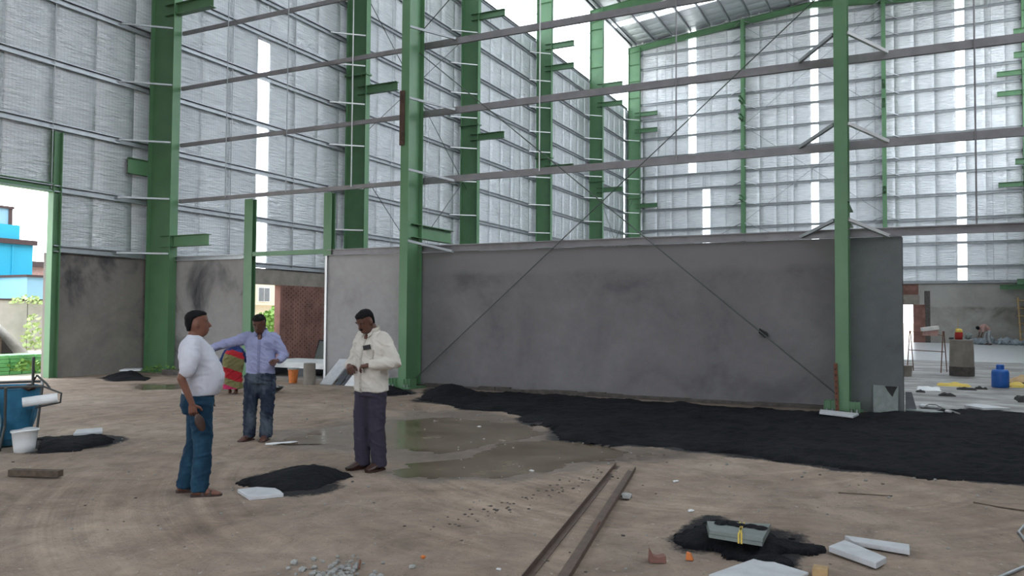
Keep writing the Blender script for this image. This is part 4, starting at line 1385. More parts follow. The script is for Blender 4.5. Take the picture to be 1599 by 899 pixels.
leaning('slab', [(-18.72, 0), (-18.5, 0), (-18.5, 0.70), (-18.72, 0.70)], 21.75, 22.0, 0.03, M['granite_dark'], 'dark slab behind the grey-green slab by the bare brickwork')
tag(MB().box(-17.6, -15.9, 14.45, 14.75, -0.02, 0.13).build('timber', M['raw_edge']), 'dark concrete kerb piece at the foot of the big left column', 'kerb')

# ------------------------------------------------------------------ blue mixing tub at the left edge
t = empty('mixing_tub', (-9.85, 5.95, 0), math.radians(0), 'battered blue steel mixing tub with a pipe rim at the left edge', 'tub')
M['blue_steel'] = simple('worn_blue_steel', rgb(52, 116, 150), 0.5, 0.1, 0.35, 5, 0.3, 20)
M['blue_pale'] = simple('faded_blue_steel', rgb(126, 158, 172), 0.55, 0.1, 0.25, 5, 0.3, 20)
T = Matrix.Translation((-9.835, 5.78, 0)) @ Matrix.Rotation(R(57.8), 4, 'Z')
MB().loft([(0.03, 0.20, -0.35, 0.20), (0.12, 0.30, -0.45, 0.28), (0.35, 0.37, -0.52, 0.33), (0.72, 0.42, -0.56, 0.38), (0.73, 0.39, -0.53, 0.35), (0.5, 0.34, -0.48, 0.30)], 28, 3.2, T).build('tub_body', M['blue_steel'], t, smooth=False)
m = MB()
rim = [(0.42, -0.39, 0.75), (0.42, 0.39, 0.75), (-0.57, 0.39, 0.75), (-0.57, -0.39, 0.75)]
for i in range(4): m.tube([T @ Vector(rim[i]), T @ Vector(rim[(i + 1) % 4])], 0.016, 8)
m.tube([T @ Vector((0.42, -0.39, 0.75)), T @ Vector((0.36, -0.38, 0.05))], 0.014, 8)
m.tube([T @ Vector((0.05, -0.46, 0.75)), T @ Vector((0.05, -0.40, 0.3)), T @ Vector((0.0, -0.42, 0.0))], 0.016, 8)
m.tube([T @ Vector((0.42, -0.39, 0.75)), T @ Vector((0.62, -0.44, 0.66)), T @ Vector((0.61, -0.44, 0.55)), T @ Vector((0.35, -0.42, 0.50))], 0.012, 8)
m.build('pipe_frame', M['rod'], t)
MB().loft([(0.02, 0.0, -0.3, 0.03, -0.36), (0.35, 0.02, -0.35, 0.03, -0.39), (0.70, -0.05, -0.42, 0.03, -0.42)], 12, 4, T).build('chute', M['blue_pale'], t)
MB().tube([T @ Vector((0.22, -0.45, 0.57)), T @ Vector((0.58, -0.46, 0.61))], 0.058, 14).build('roller', M['sheet_white'], t)
m = MB().tube([T @ Vector((0.32, -0.35, 0.72)), T @ Vector((0.32, -0.36, 1.1))], 0.016, 8).tube([T @ Vector((0.36, -0.36, 0.88)), T @ Vector((0.46, -0.38, 0.78)), T @ Vector((0.50, -0.40, 0.72))], 0.012, 8).tube([T @ Vector((0.36, -0.36, 0.88)), T @ Vector((0.30, -0.3, 0.76))], 0.01, 8)
m.build('handle', M['rod'], t)
tag(rock(tuple(T @ Vector((0.28, -0.33, 0.70))), 0.10, 77, None, 0.4).build('stone', M['rust_plate']), 'brown lump lying on the rim of the blue mixing tub', 'stone')
t = empty('bucket', (-9.20, 5.68, 0), label='dented dirty white bucket before the blue mixing tub', cat='bucket')
m = MB().lathe([(0.105, 0.0), (0.115, 0.1), (0.135, 0.245), (0.148, 0.25), (0.148, 0.268), (0.128, 0.262)], 20, Matrix.Translation((-9.20, 5.68, 0)))
for i, v in enumerate(m.v):
    k = 1 + 0.06 * noise.noise(Vector(v) * 9)
    m.v[i] = (-9.20 + (v[0] + 9.20) * k, 5.68 + (v[1] - 5.68) * k, v[2] + (0.02 * noise.noise(Vector(v) * 7) if v[2] > 0.2 else 0))
m.build('pail', M['sheet_white'], t, smooth=True)

# ------------------------------------------------------------------ far right: the big hall beyond the wall end
t = empty('concrete_drum', (1.5, 25.8, 0), label='tall concrete drum with a stained foot in the hall beyond the wall', cat='drum')
MB().lathe([(0.31, 0), (0.315, 0.2), (0.31, 0.6), (0.295, 1.0), (0.285, 1.02)], 28, Matrix.Translation((1.5, 25.8, 0.0))).build('cylinder', M['lintel'], t)
MB().lathe([(0.318, 0), (0.322, 0.25), (0.312, 0.27)], 28, Matrix.Translation((1.5, 25.8, 0.0))).build('stained_band', M['raw_edge'], t)
t = empty('sack', (1.45, 25.8, 1.02), label='red and white cement sack with a rod standing on the concrete drum', cat='sack')
m = MB().loft([(1.03, 1.52, 1.34, 0.1, 25.8), (1.15, 1.54, 1.33, 0.11, 25.8), (1.27, 1.53, 1.35, 0.1, 25.8), (1.34, 1.47, 1.36, 0.05, 25.8)], 14, 3); m.build('sack_body', M['red'], t, smooth=True)
MB().loft([(1.24, 1.53, 1.345, 0.11, 25.8), (1.30, 1.53, 1.35, 0.1, 25.8), (1.345, 1.48, 1.36, 0.05, 25.8)], 14, 3).build('sack_top', M['yellow'], t)
MB().tube([(1.38, 25.75, 1.1), (1.43, 25.75, 1.65)], 0.008, 6).build('rod', M['bamboo'], t)
tag(rock((1.25, 25.75, 1.02), 0.08, 31).build('stone', M['granite_dark']), 'dark lump at the left on top of the concrete drum', 'stone')
tag(rock((1.68, 25.8, 1.02), 0.10, 32, None, 1.2).build('stone', M['granite']), 'grey lump at the right on top of the concrete drum', 'stone')
t = empty('trestle', (0.65, 27.2, 0), label='rusty rod trestle frame standing left of the concrete drum', cat='trestle')
for x, y in ((0.20, 27.2), (1.10, 27.0)):
    for s in (-1, 1):
        MB().tube([(x + s * 0.09, y + s * 0.25, 0), (x + s * 0.01, y, 1.24)], 0.014, 6).build('leg', M['rust'], t)
m = MB().tube([(0.2, 27.2, 1.22), (0.75, 27.15, 1.18), (1.1, 27.0, 1.1)], 0.008, 6); m.tube([(0.17, 27.2, 0.65), (1.12, 27.0, 0.62)], 0.012, 6)
m.build('crossbar', M['rust'], t)
t = empty('carton', (0.75, 27.15, 1.13), R(12), 'worn white carton propped on the rusty trestle', 'box')
MB().box(-0.19, 0.19, -0.13, 0.13, -0.03, 0.2).build('carton_body', M['pink_wall'], t, local=True)
MB().box(-0.21, 0.24, -0.15, 0.15, 0.13, 0.24, Matrix.Rotation(R(-8), 4, 'Y')).build('carton_flap', M['white_box'], t, local=True)
tag(MB().lathe([(0.13, 0), (0.16, 0.28), (0.165, 0.3), (0.14, 0.3)], 18, Matrix.Translation((0.08, 24.7, 0))).build('bucket', M['lintel']), 'grey cement bucket just past the wall end', 'bucket')
t = empty('plastic_drum', (2.07, 21.95, 0), label='blue plastic drum with a narrow lid on the hall floor', cat='drum')
MB().lathe([(0.17, 0.0), (0.185, 0.03), (0.185, 0.36), (0.165, 0.42), (0.10, 0.43)], 24, Matrix.Translation((2.07, 21.95, 0))).build('drum_body', M['blue_pl'], t, smooth=True)
MB().lathe([(0.085, 0.42), (0.085, 0.53), (0.07, 0.545)], 20, Matrix.Translation((2.07, 21.95, 0))).build('lid', M['blue_pl'], t)
def rag(c, sx, sy, h, mat, label, seed, cat='sack', rz=0.0):
    m = MB()
    n = 14
    vs, fs = [], []
    for j in range(n + 1):
        for i in range(n + 1):
            u, v = i / n * 2 - 1, j / n * 2 - 1
            r = max(abs(u), abs(v))
            z = (1 - r ** 3) * h * (0.6 + 0.6 * noise.noise(Vector((u * 1.7, v * 1.7, seed)))) + 0.004
            k = 1 + 0.2 * noise.noise(Vector((u * 1.3, v * 1.3, seed + 9)))
            x, y = u * sx * k, v * sy * k
            vs.append((c[0] + x * math.cos(rz) - y * math.sin(rz), c[1] + x * math.sin(rz) + y * math.cos(rz), c[2] + (max(z, 0.01) if r < 1 else -0.01)))
    for j in range(n):
        for i in range(n):
            a = j * (n + 1) + i
            fs.append((a, a + 1, a + n + 2, a + n + 1))
    o = m.add(vs, fs).build(name_of(cat), mat, smooth=True)
    return tag(o, label, cat)
def name_of(cat): return {'sack': 'empty_sack', 'sheet': 'plastic_sheet', 'debris': 'debris'}.get(cat, cat)
rag((1.1, 21.95, 0), 0.36, 0.3, 0.09, M['yellow'], 'yellow woven sack lying flat before the concrete drum', 3)
rag((2.75, 23.0, 0), 0.4, 0.5, 0.34, M['bamboo'], 'tan heaped sack at the right edge by the blue drum', 5)
rag((2.55, 22.3, 0), 0.32, 0.3, 0.14, M['yellow'], 'yellow sack in front of the tan sack at the right edge', 7)
rag((1.30, 20.9, 0), 0.2, 0.18, 0.07, M['tent_in'], 'dark rags lying before the yellow sack', 8, 'debris')
rag((1.62, 21.2, 0), 0.13, 0.12, 0.08, M['tent_in'], 'dark rag between the yellow sack and the blue drum', 9, 'debris')
rag((0.82, 19.0, 0), 0.17, 0.14, 0.08, M['tent_in'], 'coil of black debris on the floor past the wall end', 10, 'debris')
rag((0.34, 19.6, 0), 0.10, 0.12, 0.06, M['tent_in'], 'small black debris left of the larger black coil', 11, 'debris')
rag((0.52, 20.6, 0), 0.25, 0.5, 0.06, M['sheet_white'], 'clear white plastic sheet on the floor past the wall end', 12, 'sheet')
rag((2.22, 18.6, 0), 0.22, 0.35, 0.2, M['tent_in'], 'dark bundle at the right edge on the grey floor', 13, 'debris')
tag(MB().tube([(1.95, 22.6, 0.1), (2.3, 22.5, 0.06), (2.6, 22.4, 0.08)], 0.03, 6).build('stick', M['tent_in']), 'dark stick between the blue drum and the yellow sack', 'stick')
m = MB()
for i in range(60):
    x, y = rr.uniform(3.2, 7.4), rr.uniform(55.6, 57.6)
    rock((x, y, 0.0), rr.uniform(0.12, 0.34) * (1.15 - abs(x - 4.9) / 4), 3000 + i, m, 0.9)
M['rubble_blue'] = simple('bluish_rubble', rgb(150, 160, 168), 0.9, 0, 0.35, 2)
tag(m.build('rubble', M['rubble_blue']), 'low pile of bluish rubble at the foot of the back wall', 'rubble', None, 'stuff')
t = empty('ladder', (6.8, 57.2, 0), label='pale bamboo ladder leaning on the back wall at the right edge', cat='ladder')
for x in (6.45, 7.15):
    MB().tube([(x, 56.6, 0), (x, 57.8, 2.95)], 0.045, 8).build('rail', M['bamboo'], t)
for k in range(6):
    z = 0.35 + k * 0.48
    MB().tube([(6.35, 56.6 + 1.2 * z / 2.95, z), (7.2, 56.6 + 1.2 * z / 2.95, z)], 0.035, 6).build('rung', M['bamboo'], t)


# ------------------------------------------------------------------ people
def head_parts(T, skin_mb, r=1.0):
    secs = [(-0.035, 0.015, -0.075, 0.045), (0.0, 0.075, -0.07, 0.048), (0.018, 0.092, -0.065, 0.052), (0.05, 0.096, -0.08, 0.060), (0.075, 0.095, -0.09, 0.066), (0.10, 0.091, -0.097, 0.070), (0.125, 0.086, -0.10, 0.072),
            (0.15, 0.092, -0.101, 0.073), (0.18, 0.086, -0.097, 0.071), (0.205, 0.062, -0.078, 0.056), (0.222, 0.02, -0.04, 0.03)]
    skin_mb.loft(secs, 24, 2.2, T)
    # nose, lips, ears
    skin_mb.limb([T @ Vector((0.090, 0, 0.125)), T @ Vector((0.112, 0, 0.082))], [0.009, 0.014], 8, 2)
    skin_mb.ball((0.093, 0, 0.047), (0.012, 0.022, 0.008), 10, 6, T)
    for s in (-1, 1):
        skin_mb.ball((-0.005, s * 0.074, 0.10), (0.022, 0.010, 0.034), 10, 6, T)
        skin_mb.ball((0.088, s * 0.033, 0.134), (0.012, 0.02, 0.006), 8, 6, T)


def hair_mb(T, moustache=False, low=0.085):
    m = MB()
    m.loft([(0.045, -0.055, -0.088, 0.055), (0.08, -0.035, -0.097, 0.066), (0.11, -0.02, -0.103, 0.0735), (0.14, -0.005, -0.105, 0.0765), (0.162, 0.02, -0.106, 0.077), (0.178, 0.082, -0.105, 0.0765), (0.196, 0.088, -0.098, 0.070), (0.215, 0.068, -0.078, 0.054), (0.231, 0.02, -0.035, 0.025)], 26, 2.3, T)
    if moustache:
        m.ball((0.098, 0, 0.062), (0.012, 0.030, 0.007), 10, 6, T)
    for s in (-1, 1):
        m.ball((0.093, s * 0.034, 0.146), (0.008, 0.019, 0.004), 8, 5, T)
    return m


def hand(mb_palm, mb_f, wrist, direction, palm_n, side, curl=0.5, scale=1.0):
    """palm, four unequal fingers and a thumb; side=+1 puts the thumb on the +cross side"""
    d = Vector(direction).normalized()
    n = Vector(palm_n); n = (n - d * n.dot(d)).normalized()
    s = d.cross(n).normalized() * side
    w = Vector(wrist)
    mb_palm.tube([w, w + d * 0.03 * scale, w + d * 0.085 * scale], [(0.017, 0.024), (0.016, 0.038), (0.013, 0.040)], 12, True, None, n)
    for k, (L, off) in enumerate(((0.068, 0.030), (0.078, 0.010), (0.072, -0.010), (0.056, -0.029))):
        p = w + d * 0.08 * scale + s * off * scale
        pts = [p]
        a = curl * 0.5
        for j in range(3):
            a += curl * 0.75
            q = d * math.cos(a) + n * math.sin(a)
            pts.append(pts[-1] + q * L * scale * (0.42, 0.32, 0.26)[j])
        mb_f.limb(pts, [0.0098, 0.0092, 0.0085, 0.0075], 8, 2)
    p = w + d * 0.03 * scale + s * 0.032 * scale
    q1 = (d * 0.6 + s * 0.7 + n * 0.35 * (1 + curl)).normalized()
    q2 = (d * 0.8 + s * 0.15 + n * 0.5 * (1 + curl)).normalized()
    mb_f.limb([p, p + q1 * 0.04 * scale, p + q1 * 0.04 * scale + q2 * 0.035 * scale], [0.013, 0.011, 0.009], 8, 2)


def join_skin(palm_mb, finger_mb, voxel):
    me = remesh(palm_mb, voxel, 1)
    bm = bmesh.new(); bm.from_mesh(me)
    fm = finger_mb.mesh('f'); bm.from_mesh(fm)
    bm.to_mesh(me); bm.free()
    me.polygons.foreach_set('use_smooth', [True] * len(me.polygons))
    bpy.data.meshes.remove(fm)
    return me


def foot(mb, ankle, yaw, L=0.25, h=0.075, w=0.045):
    c, s = math.cos(yaw), math.sin(yaw)
    d = Vector((c, s, 0)); a = Vector((ankle[0], ankle[1], 0))
    pts = [a - d * 0.065 + Vector((0, 0, 0.04)), a - d * 0.03 + Vector((0, 0, 0.05)), a + d * 0.05 + Vector((0, 0, 0.045)), a + d * (L * 0.48) + Vector((0, 0, 0.030)), a + d * (L - 0.07) + Vector((0, 0, 0.020))]
    mb.tube(pts, [(0.025, 0.028), (0.042, 0.036), (0.040, 0.040), (0.026, w), (0.012, w * 0.7)], 12, True, None, (0, 0, 1))


def sole(mb, ankle, yaw, L=0.26, w=0.05, z=0.0, th=0.022):
    c, s = math.cos(yaw), math.sin(yaw)
    pts = [(-0.075, 0.0, 0.03), (-0.06, 0, 0.042), (0.0, 0, 0.042), (0.10, 0, w), (0.165, 0, w * 0.85), (0.19, 0, 0.02)]
    up = [(p[0], p[2]) for p in pts] + [(p[0], -p[2]) for p in reversed(pts)]
    poly = [(ankle[0] + x * c - y * s, ankle[1] + x * s + y * c) for x, y in up]
    mb.prism(poly[::-1], z, z + th, 'z')


def person(name, loc, yaw, spec, label):
    t = empty(name, loc, yaw, label=label, cat='person')
    sk, fg = MB(), MB()
    hp = spec['neck']             # neck pivot
    T = Matrix.Translation(hp) @ Matrix.Rotation(spec.get('turn', 0), 4, 'Z') @ Matrix.Rotation(spec.get('nod', 0), 4, 'Y') @ Matrix.Translation((0.02, 0, 0.035))
    head_parts(T, sk)
    sh = spec['shoulder_z']
    sk.limb([(spec.get('nx', -0.03), 0, sh - 0.02), tuple(Vector(hp) + Vector((-0.01, 0, 0.05)))], [0.062, 0.056], 14, 4)
    # trunk under the clothes, arms and legs, one surface
    sk.loft([(spec['hip_z'] - 0.06, 0.08, -0.09, 0.12), (spec['hip_z'] + 0.1, 0.08, -0.09, 0.12), (sh - 0.15, 0.08, -0.11, 0.14), (sh - 0.02, 0.05, -0.10, 0.15), (sh + 0.02, 0.02, -0.07, 0.08)], 20, 2.2)
    for s, key in ((-1, 'arm_r'), (1, 'arm_l')):
        a = spec[key]
        P = [Vector(p) for p in a[:3]]
        sk.limb(P, [0.046, 0.038, 0.026], 12, 4)
        if len(a) > 3:
            hd = a[3]
            hand(sk, fg, P[2], hd[0], hd[1], hd[2], hd[3])
    for s, key in ((-1, 'leg_r'), (1, 'leg_l')):
        P = [Vector(p) for p in spec[key][:3]]
        sk.limb(P, [0.075, 0.05, 0.036], 12, 4)
        foot(sk, P[2], spec[key][3])
    me = join_skin(sk, fg, 0.0085)
    link_mesh('body', me, spec['skin'], t)
    link_mesh('hair', remesh(hair_mb(T, spec.get('moustache', False)), 0.006, 1, 0.003, 60), M['hair'], t)
    # eyes
    for s in (-1, 1):
        ey = MB().ball((0.0835, s * 0.031, 0.122), (0.006, 0.010, 0.004), 8, 6, T).build('eye', M['stone'], t, local=True)
        MB().ball((0.0872, s * 0.031, 0.122), (0.0035, 0.0045, 0.004), 8, 6, T).build('pupil', M['black_pl'], ey, local=True)
    # shirt
    sm = MB()
    sm.loft(spec['shirt'], 28, 2.4)
    for key in ('sleeve_r', 'sleeve_l'):
        P, rr_ = spec[key]
        sm.limb(P, rr_, 14, 5)
    link_mesh('shirt', remesh(sm, 0.011, 2, spec.get('wr', 0.006), 8), spec['shirt_mat'], t)
    # trousers
    tm = MB()
    tm.loft(spec['hips'], 26, 2.5)
    for key, rk in (('leg_r', 'leg_w'), ('leg_l', 'leg_w')):
        P = [Vector(p) for p in spec[key][:3]]
        P[2] = P[2] + Vector((-0.005, 0, -0.035))
        tm.limb(P, spec[rk], 16, 5, False)
    link_mesh('trousers', remesh(tm, 0.011, 2, spec.get('wrt', 0.007), 7), spec['trouser_mat'], t)
    # footwear
    for key in ('leg_r', 'leg_l'):
        a = spec[key]
        m = MB()
        sole(m, a[2], a[3])
        if spec['shoes'] == 'sandal':
            c, s_ = math.cos(a[3]), math.sin(a[3])
            for q in (0.03, 0.09):
                cx, cy = a[2][0] + q * c, a[2][1] + q * s_
                m.tube([(cx - s_ * 0.046, cy + c * 0.046, 0.015), (cx - s_ * 0.03, cy + c * 0.03, 0.07 - q * 0.15), (cx + s_ * 0.03, cy - c * 0.03, 0.07 - q * 0.15), (cx + s_ * 0.046, cy - c * 0.046, 0.015)], [(0.018, 0.006)] * 4, 8)
            m.build('sandal', M['sandal'], t, local=True)
        else:
            c, s_ = math.cos(a[3]), math.sin(a[3])
            d = Vector((c, s_, 0)); b = Vector((a[2][0], a[2][1], 0))
            m.tube([b - d * 0.07 + Vector((0, 0, 0.05)), b + Vector((0, 0, 0.06)), b + d * 0.06 + Vector((0, 0, 0.055)), b + d * 0.13 + Vector((0, 0, 0.038)), b + d * 0.19 + Vector((0, 0, 0.028))], [(0.035, 0.03), (0.05, 0.042), (0.045, 0.045), (0.03, 0.05), (0.014, 0.03)], 14, True, None, (0, 0, 1))
            m.build('shoe', M['leather'], t, local=True, smooth=False)
    return t, T


p1, _ = person('person', (-5.76, 5.13, 0), R(48), dict(
    neck=(-0.035, 0, 1.405), nx=-0.06, nod=R(-3), shoulder_z=1.38, hip_z=0.88, skin=M['skin'],
    arm_r=[(-0.06, -0.19, 1.33), (-0.14, -0.245, 1.07), (-0.05, -0.25, 0.85), ((0.15, 0.05, -1), (0.25, 1, 0), 1, 0.55)],
    arm_l=[(-0.05, 0.19, 1.33), (-0.02, 0.25, 1.06), (0.06, 0.24, 0.84), ((0.15, -0.05, -1), (0.25, -1, 0), -1, 0.5)],
    leg_r=[(0.02, -0.09, 0.84), (0.05, -0.10, 0.46), (0.03, -0.12, 0.08), -0.15],
    leg_l=[(0.0, 0.09, 0.84), (-0.02, 0.10, 0.46), (-0.10, 0.11, 0.08), 0.15],
    shirt=[(0.90, 0.165, -0.135, 0.17), (0.93, 0.185, -0.14, 0.175), (1.0, 0.215, -0.145, 0.18), (1.08, 0.225, -0.15, 0.182), (1.16, 0.20, -0.165, 0.182), (1.25, 0.155, -0.18, 0.188), (1.33, 0.11, -0.175, 0.195), (1.38, 0.07, -0.155, 0.17), (1.42, 0.025, -0.12, 0.09), (1.445, 0.01, -0.10, 0.065)],
    sleeve_r=([(-0.06, -0.165, 1.35), (-0.075, -0.225, 1.25), (-0.09, -0.245, 1.14)], [0.082, 0.082, 0.07]),
    sleeve_l=([(-0.06, 0.165, 1.35), (-0.06, 0.225, 1.25), (-0.05, 0.245, 1.14)], [0.082, 0.082, 0.07]),
    shirt_mat=M['tee'], wr=0.005,
    hips=[(0.74, 0.13, -0.13, 0.165), (0.82, 0.14, -0.155, 0.18), (0.90, 0.14, -0.14, 0.165), (0.95, 0.14, -0.125, 0.15)],
    leg_w=[0.108, 0.082, 0.078], trouser_mat=M['jeans'], shoes='sandal'),
    'man in a white t-shirt and teal jeans standing in profile, facing right')

p2, _ = person('person', (-7.46, 7.64, 0), R(-57), dict(
    neck=(0.015, 0, 1.39), nx=-0.01, nod=R(26), turn=R(-6), shoulder_z=1.36, hip_z=0.88, skin=M['skin_dark'],
    arm_r=[(-0.01, -0.18, 1.32), (0.10, -0.43, 1.25), (0.22, -0.62, 1.18), ((0.55, -0.8, -0.1), (0, 0, -1), -1, 0.35)],
    arm_l=[(-0.01, 0.18, 1.32), (-0.03, 0.29, 1.10), (0.16, 0.24, 1.04), ((1, -0.25, 0.05), (0, -0.3, -1), -1, 0.6)],
    leg_r=[(0.0, -0.09, 0.84), (0.03, -0.115, 0.46), (0.0, -0.13, 0.08), -0.5],
    leg_l=[(0.0, 0.09, 0.84), (0.03, 0.10, 0.46), (0.02, 0.08, 0.08), -0.1],
    shirt=[(0.86, 0.125, -0.135, 0.178), (0.92, 0.135, -0.14, 0.182), (1.05, 0.135, -0.14, 0.185), (1.2, 0.13, -0.14, 0.19), (1.3, 0.11, -0.135, 0.20), (1.36, 0.075, -0.12, 0.17), (1.40, 0.05, -0.09, 0.09), (1.425, 0.05, -0.08, 0.066)],
    sleeve_r=([(-0.01, -0.16, 1.33), (0.10, -0.43, 1.25), (0.20, -0.585, 1.19)], [0.078, 0.065, 0.05]),
    sleeve_l=([(-0.01, 0.16, 1.33), (-0.03, 0.29, 1.10), (0.12, 0.255, 1.05)], [0.078, 0.068, 0.052]),
    shirt_mat=M['blue_shirt'], wr=0.009,
    hips=[(0.74, 0.13, -0.13, 0.17), (0.82, 0.135, -0.15, 0.178), (0.90, 0.125, -0.13, 0.165), (0.95, 0.12, -0.12, 0.155)],
    leg_w=[0.108, 0.088, 0.078], trouser_mat=M['jeans_dusty'], wrt=0.01, shoes='sandal'),
    'man in a dusty blue shirt facing the camera with one arm stretched out')

p3, T3 = person('person', (-5.05, 6.78, 0), R(-101), dict(
    neck=(0.02, 0, 1.455), nx=-0.01, nod=R(30), turn=R(6), shoulder_z=1.42, hip_z=0.92, skin=M['skin_dark'], moustache=True,
    arm_r=[(-0.01, -0.18, 1.38), (0.0, -0.27, 1.15), (0.20, -0.13, 1.10), ((0.5, 0.75, -0.25), (-0.2, 0.3, -1), 1, 0.7)],
    arm_l=[(-0.01, 0.18, 1.38), (-0.07, 0.28, 1.14), (0.17, 0.15, 1.12), ((0.6, -0.7, -0.15), (-0.2, -0.3, -1), -1, 0.7)],
    leg_r=[(0.01, -0.085, 0.88), (0.05, -0.09, 0.48), (0.03, -0.09, 0.08), -0.2],
    leg_l=[(0.0, 0.085, 0.88), (0.0, 0.09, 0.48), (-0.04, 0.085, 0.08), 0.1],
    shirt=[(0.83, 0.15, -0.155, 0.195), (0.88, 0.155, -0.155, 0.195), (1.0, 0.16, -0.155, 0.192), (1.15, 0.16, -0.15, 0.19), (1.28, 0.135, -0.15, 0.20), (1.37, 0.10, -0.14, 0.195), (1.42, 0.07, -0.12, 0.16), (1.46, 0.055, -0.09, 0.085), (1.485, 0.055, -0.075, 0.066)],
    sleeve_r=([(-0.01, -0.16, 1.39), (0.0, -0.27, 1.15), (0.17, -0.155, 1.105)], [0.08, 0.072, 0.052]),
    sleeve_l=([(-0.01, 0.16, 1.39), (-0.07, 0.28, 1.14), (0.14, 0.17, 1.12)], [0.08, 0.075, 0.054]),
    shirt_mat=M['cream'], wr=0.008,
    hips=[(0.78, 0.13, -0.13, 0.165), (0.86, 0.135, -0.15, 0.175), (0.95, 0.12, -0.13, 0.16)],
    leg_w=[0.108, 0.088, 0.082], trouser_mat=M['trouser'], shoes='shoe'),
    'man in a cream shirt and charcoal trousers looking down at his hands')


def child_piece(parent, mb, name, mat, smooth=False):
    return mb.build(name, mat, parent, smooth, local=True)
# collars, plackets, buttons
def shirt_front(p, secs, mat, zc, y0=0.0):
    rc = secs[-1]
    cx = (rc[1] + rc[2]) / 2; rx = (rc[1] - rc[2]) / 2 + 0.006; ry = rc[3] + 0.008
    ring = [(cx + rx * math.cos(a), ry * math.sin(a), zc - 0.02 * math.cos(a)) for a in [R(28 + 304 * k / 20) for k in range(21)]]
    m = MB().tube(ring, [(0.022, 0.006)] * 21, 8, True, None, (0, 0, 1))
    m.build('collar', mat, p, local=True, smooth=True)
    for s_ in (-1, 1):
        a = [(cx + rx + 0.004, s_ * 0.018, zc - 0.005), (cx + rx * 0.7, s_ * (ry * 0.75), zc + 0.0), (cx + rx + 0.012, s_ * (ry * 0.98), zc - 0.06), (cx + rx + 0.040, s_ * 0.048, zc - 0.088)]
        b = [(x + 0.007, y, z) for x, y, z in a]
        MB().add(a + b, [(0, 1, 2, 3), (7, 6, 5, 4), (0, 4, 5, 1), (1, 5, 6, 2), (2, 6, 7, 3), (3, 7, 4, 0)]).build('collar_flap', mat, p, local=True)
    zs = [q[0] for q in secs][::-1]; xf = [q[1] for q in secs][::-1]
    pts = []
    for k in range(14):
        z = (zc - 0.10) + (secs[0][0] + 0.01 - zc + 0.10) * k / 13
        pts.append((float(np.interp(-z, [-v for v in zs], xf)) + 0.004, y0, z))
    MB().tube(pts, [(0.004, 0.015)] * 14, 8, True, None, (1, 0, 0)).build('placket', mat, p, local=True, smooth=True)
    for k in (2, 5, 8, 11):
        x, y, z = pts[k]
        MB().tube([(x, y, z), (x + 0.008, y, z)], 0.006, 8).build('button', M['stone'], p, local=True)
    sx = float(np.interp(-1.24, [-v for v in zs], xf))
    MB().box(sx * 0.88 - 0.01, sx * 0.88 + 0.012, 0.05, 0.14, 1.17, 1.27, Matrix.Rotation(R(4), 4, 'Z')).build('chest_pocket', mat, p, local=True)
P3S = [(0.83, 0.15, -0.155, 0.195), (0.88, 0.155, -0.155, 0.195), (1.0, 0.16, -0.155, 0.192), (1.15, 0.16, -0.15, 0.19), (1.28, 0.135, -0.15, 0.20), (1.37, 0.10, -0.14, 0.195), (1.42, 0.07, -0.12, 0.16), (1.46, 0.055, -0.09, 0.085), (1.485, 0.055, -0.075, 0.066)]
P2S = [(0.86, 0.125, -0.135, 0.178), (0.92, 0.135, -0.14, 0.182), (1.05, 0.135, -0.14, 0.185), (1.2, 0.13, -0.14, 0.19), (1.3, 0.11, -0.135, 0.20), (1.36, 0.075, -0.12, 0.17), (1.40, 0.05, -0.09, 0.09), (1.425, 0.05, -0.08, 0.066)]
M['cream_seam'] = cloth('cream_cotton_seam', rgb(196, 190, 180), 0.2)
M['blue_seam'] = cloth('dusty_blue_seam', rgb(132, 136, 172), 0.2)
shirt_front(p3, P3S, M['cream_seam'], 1.485)
shirt_front(p2, P2S, M['blue_seam'], 1.425)
# open throats in skin colour
child_piece(p2, MB().ball((0.085, 0, 1.325), (0.03, 0.028, 0.06), 12, 8), 'open_throat', M['skin_dark'], True)
child_piece(p3, MB().ball((0.08, 0, 1.40), (0.025, 0.02, 0.035), 12, 8), 'open_throat', M['skin_dark'], True)
# things held or pocketed
w = p3.matrix_basis
W3 = Matrix.Translation(p3.location) @ Matrix.Rotation(R(-101), 4, 'Z')
ph = MB().box(-0.006, 0.008, -0.038, 0.038, -0.024, 0.024, W3 @ Matrix.Translation((0.152, 0.09, 1.30)) @ Matrix.Rotation(R(25), 4, 'Z') @ Matrix.Rotation(R(12), 4, 'X'))
tag(ph.build('phone', M['black_pl']), 'black phone showing from the chest pocket of the cream shirt', 'phone')
W1 = Matrix.Translation(p1.location) @ Matrix.Rotation(R(48), 4, 'Z')
pc = MB().ball((0, 0, 0), (0.040, 0.011, 0.082), 16, 10, W1 @ Matrix.Translation((0.02, -0.265, 0.68)) @ Matrix.Rotation(R(-20), 4, 'Y'))
tag(pc.build('pouch', M['leather'], smooth=True), 'flat dark oval case dangling from the hand of the white-shirted man', 'case')

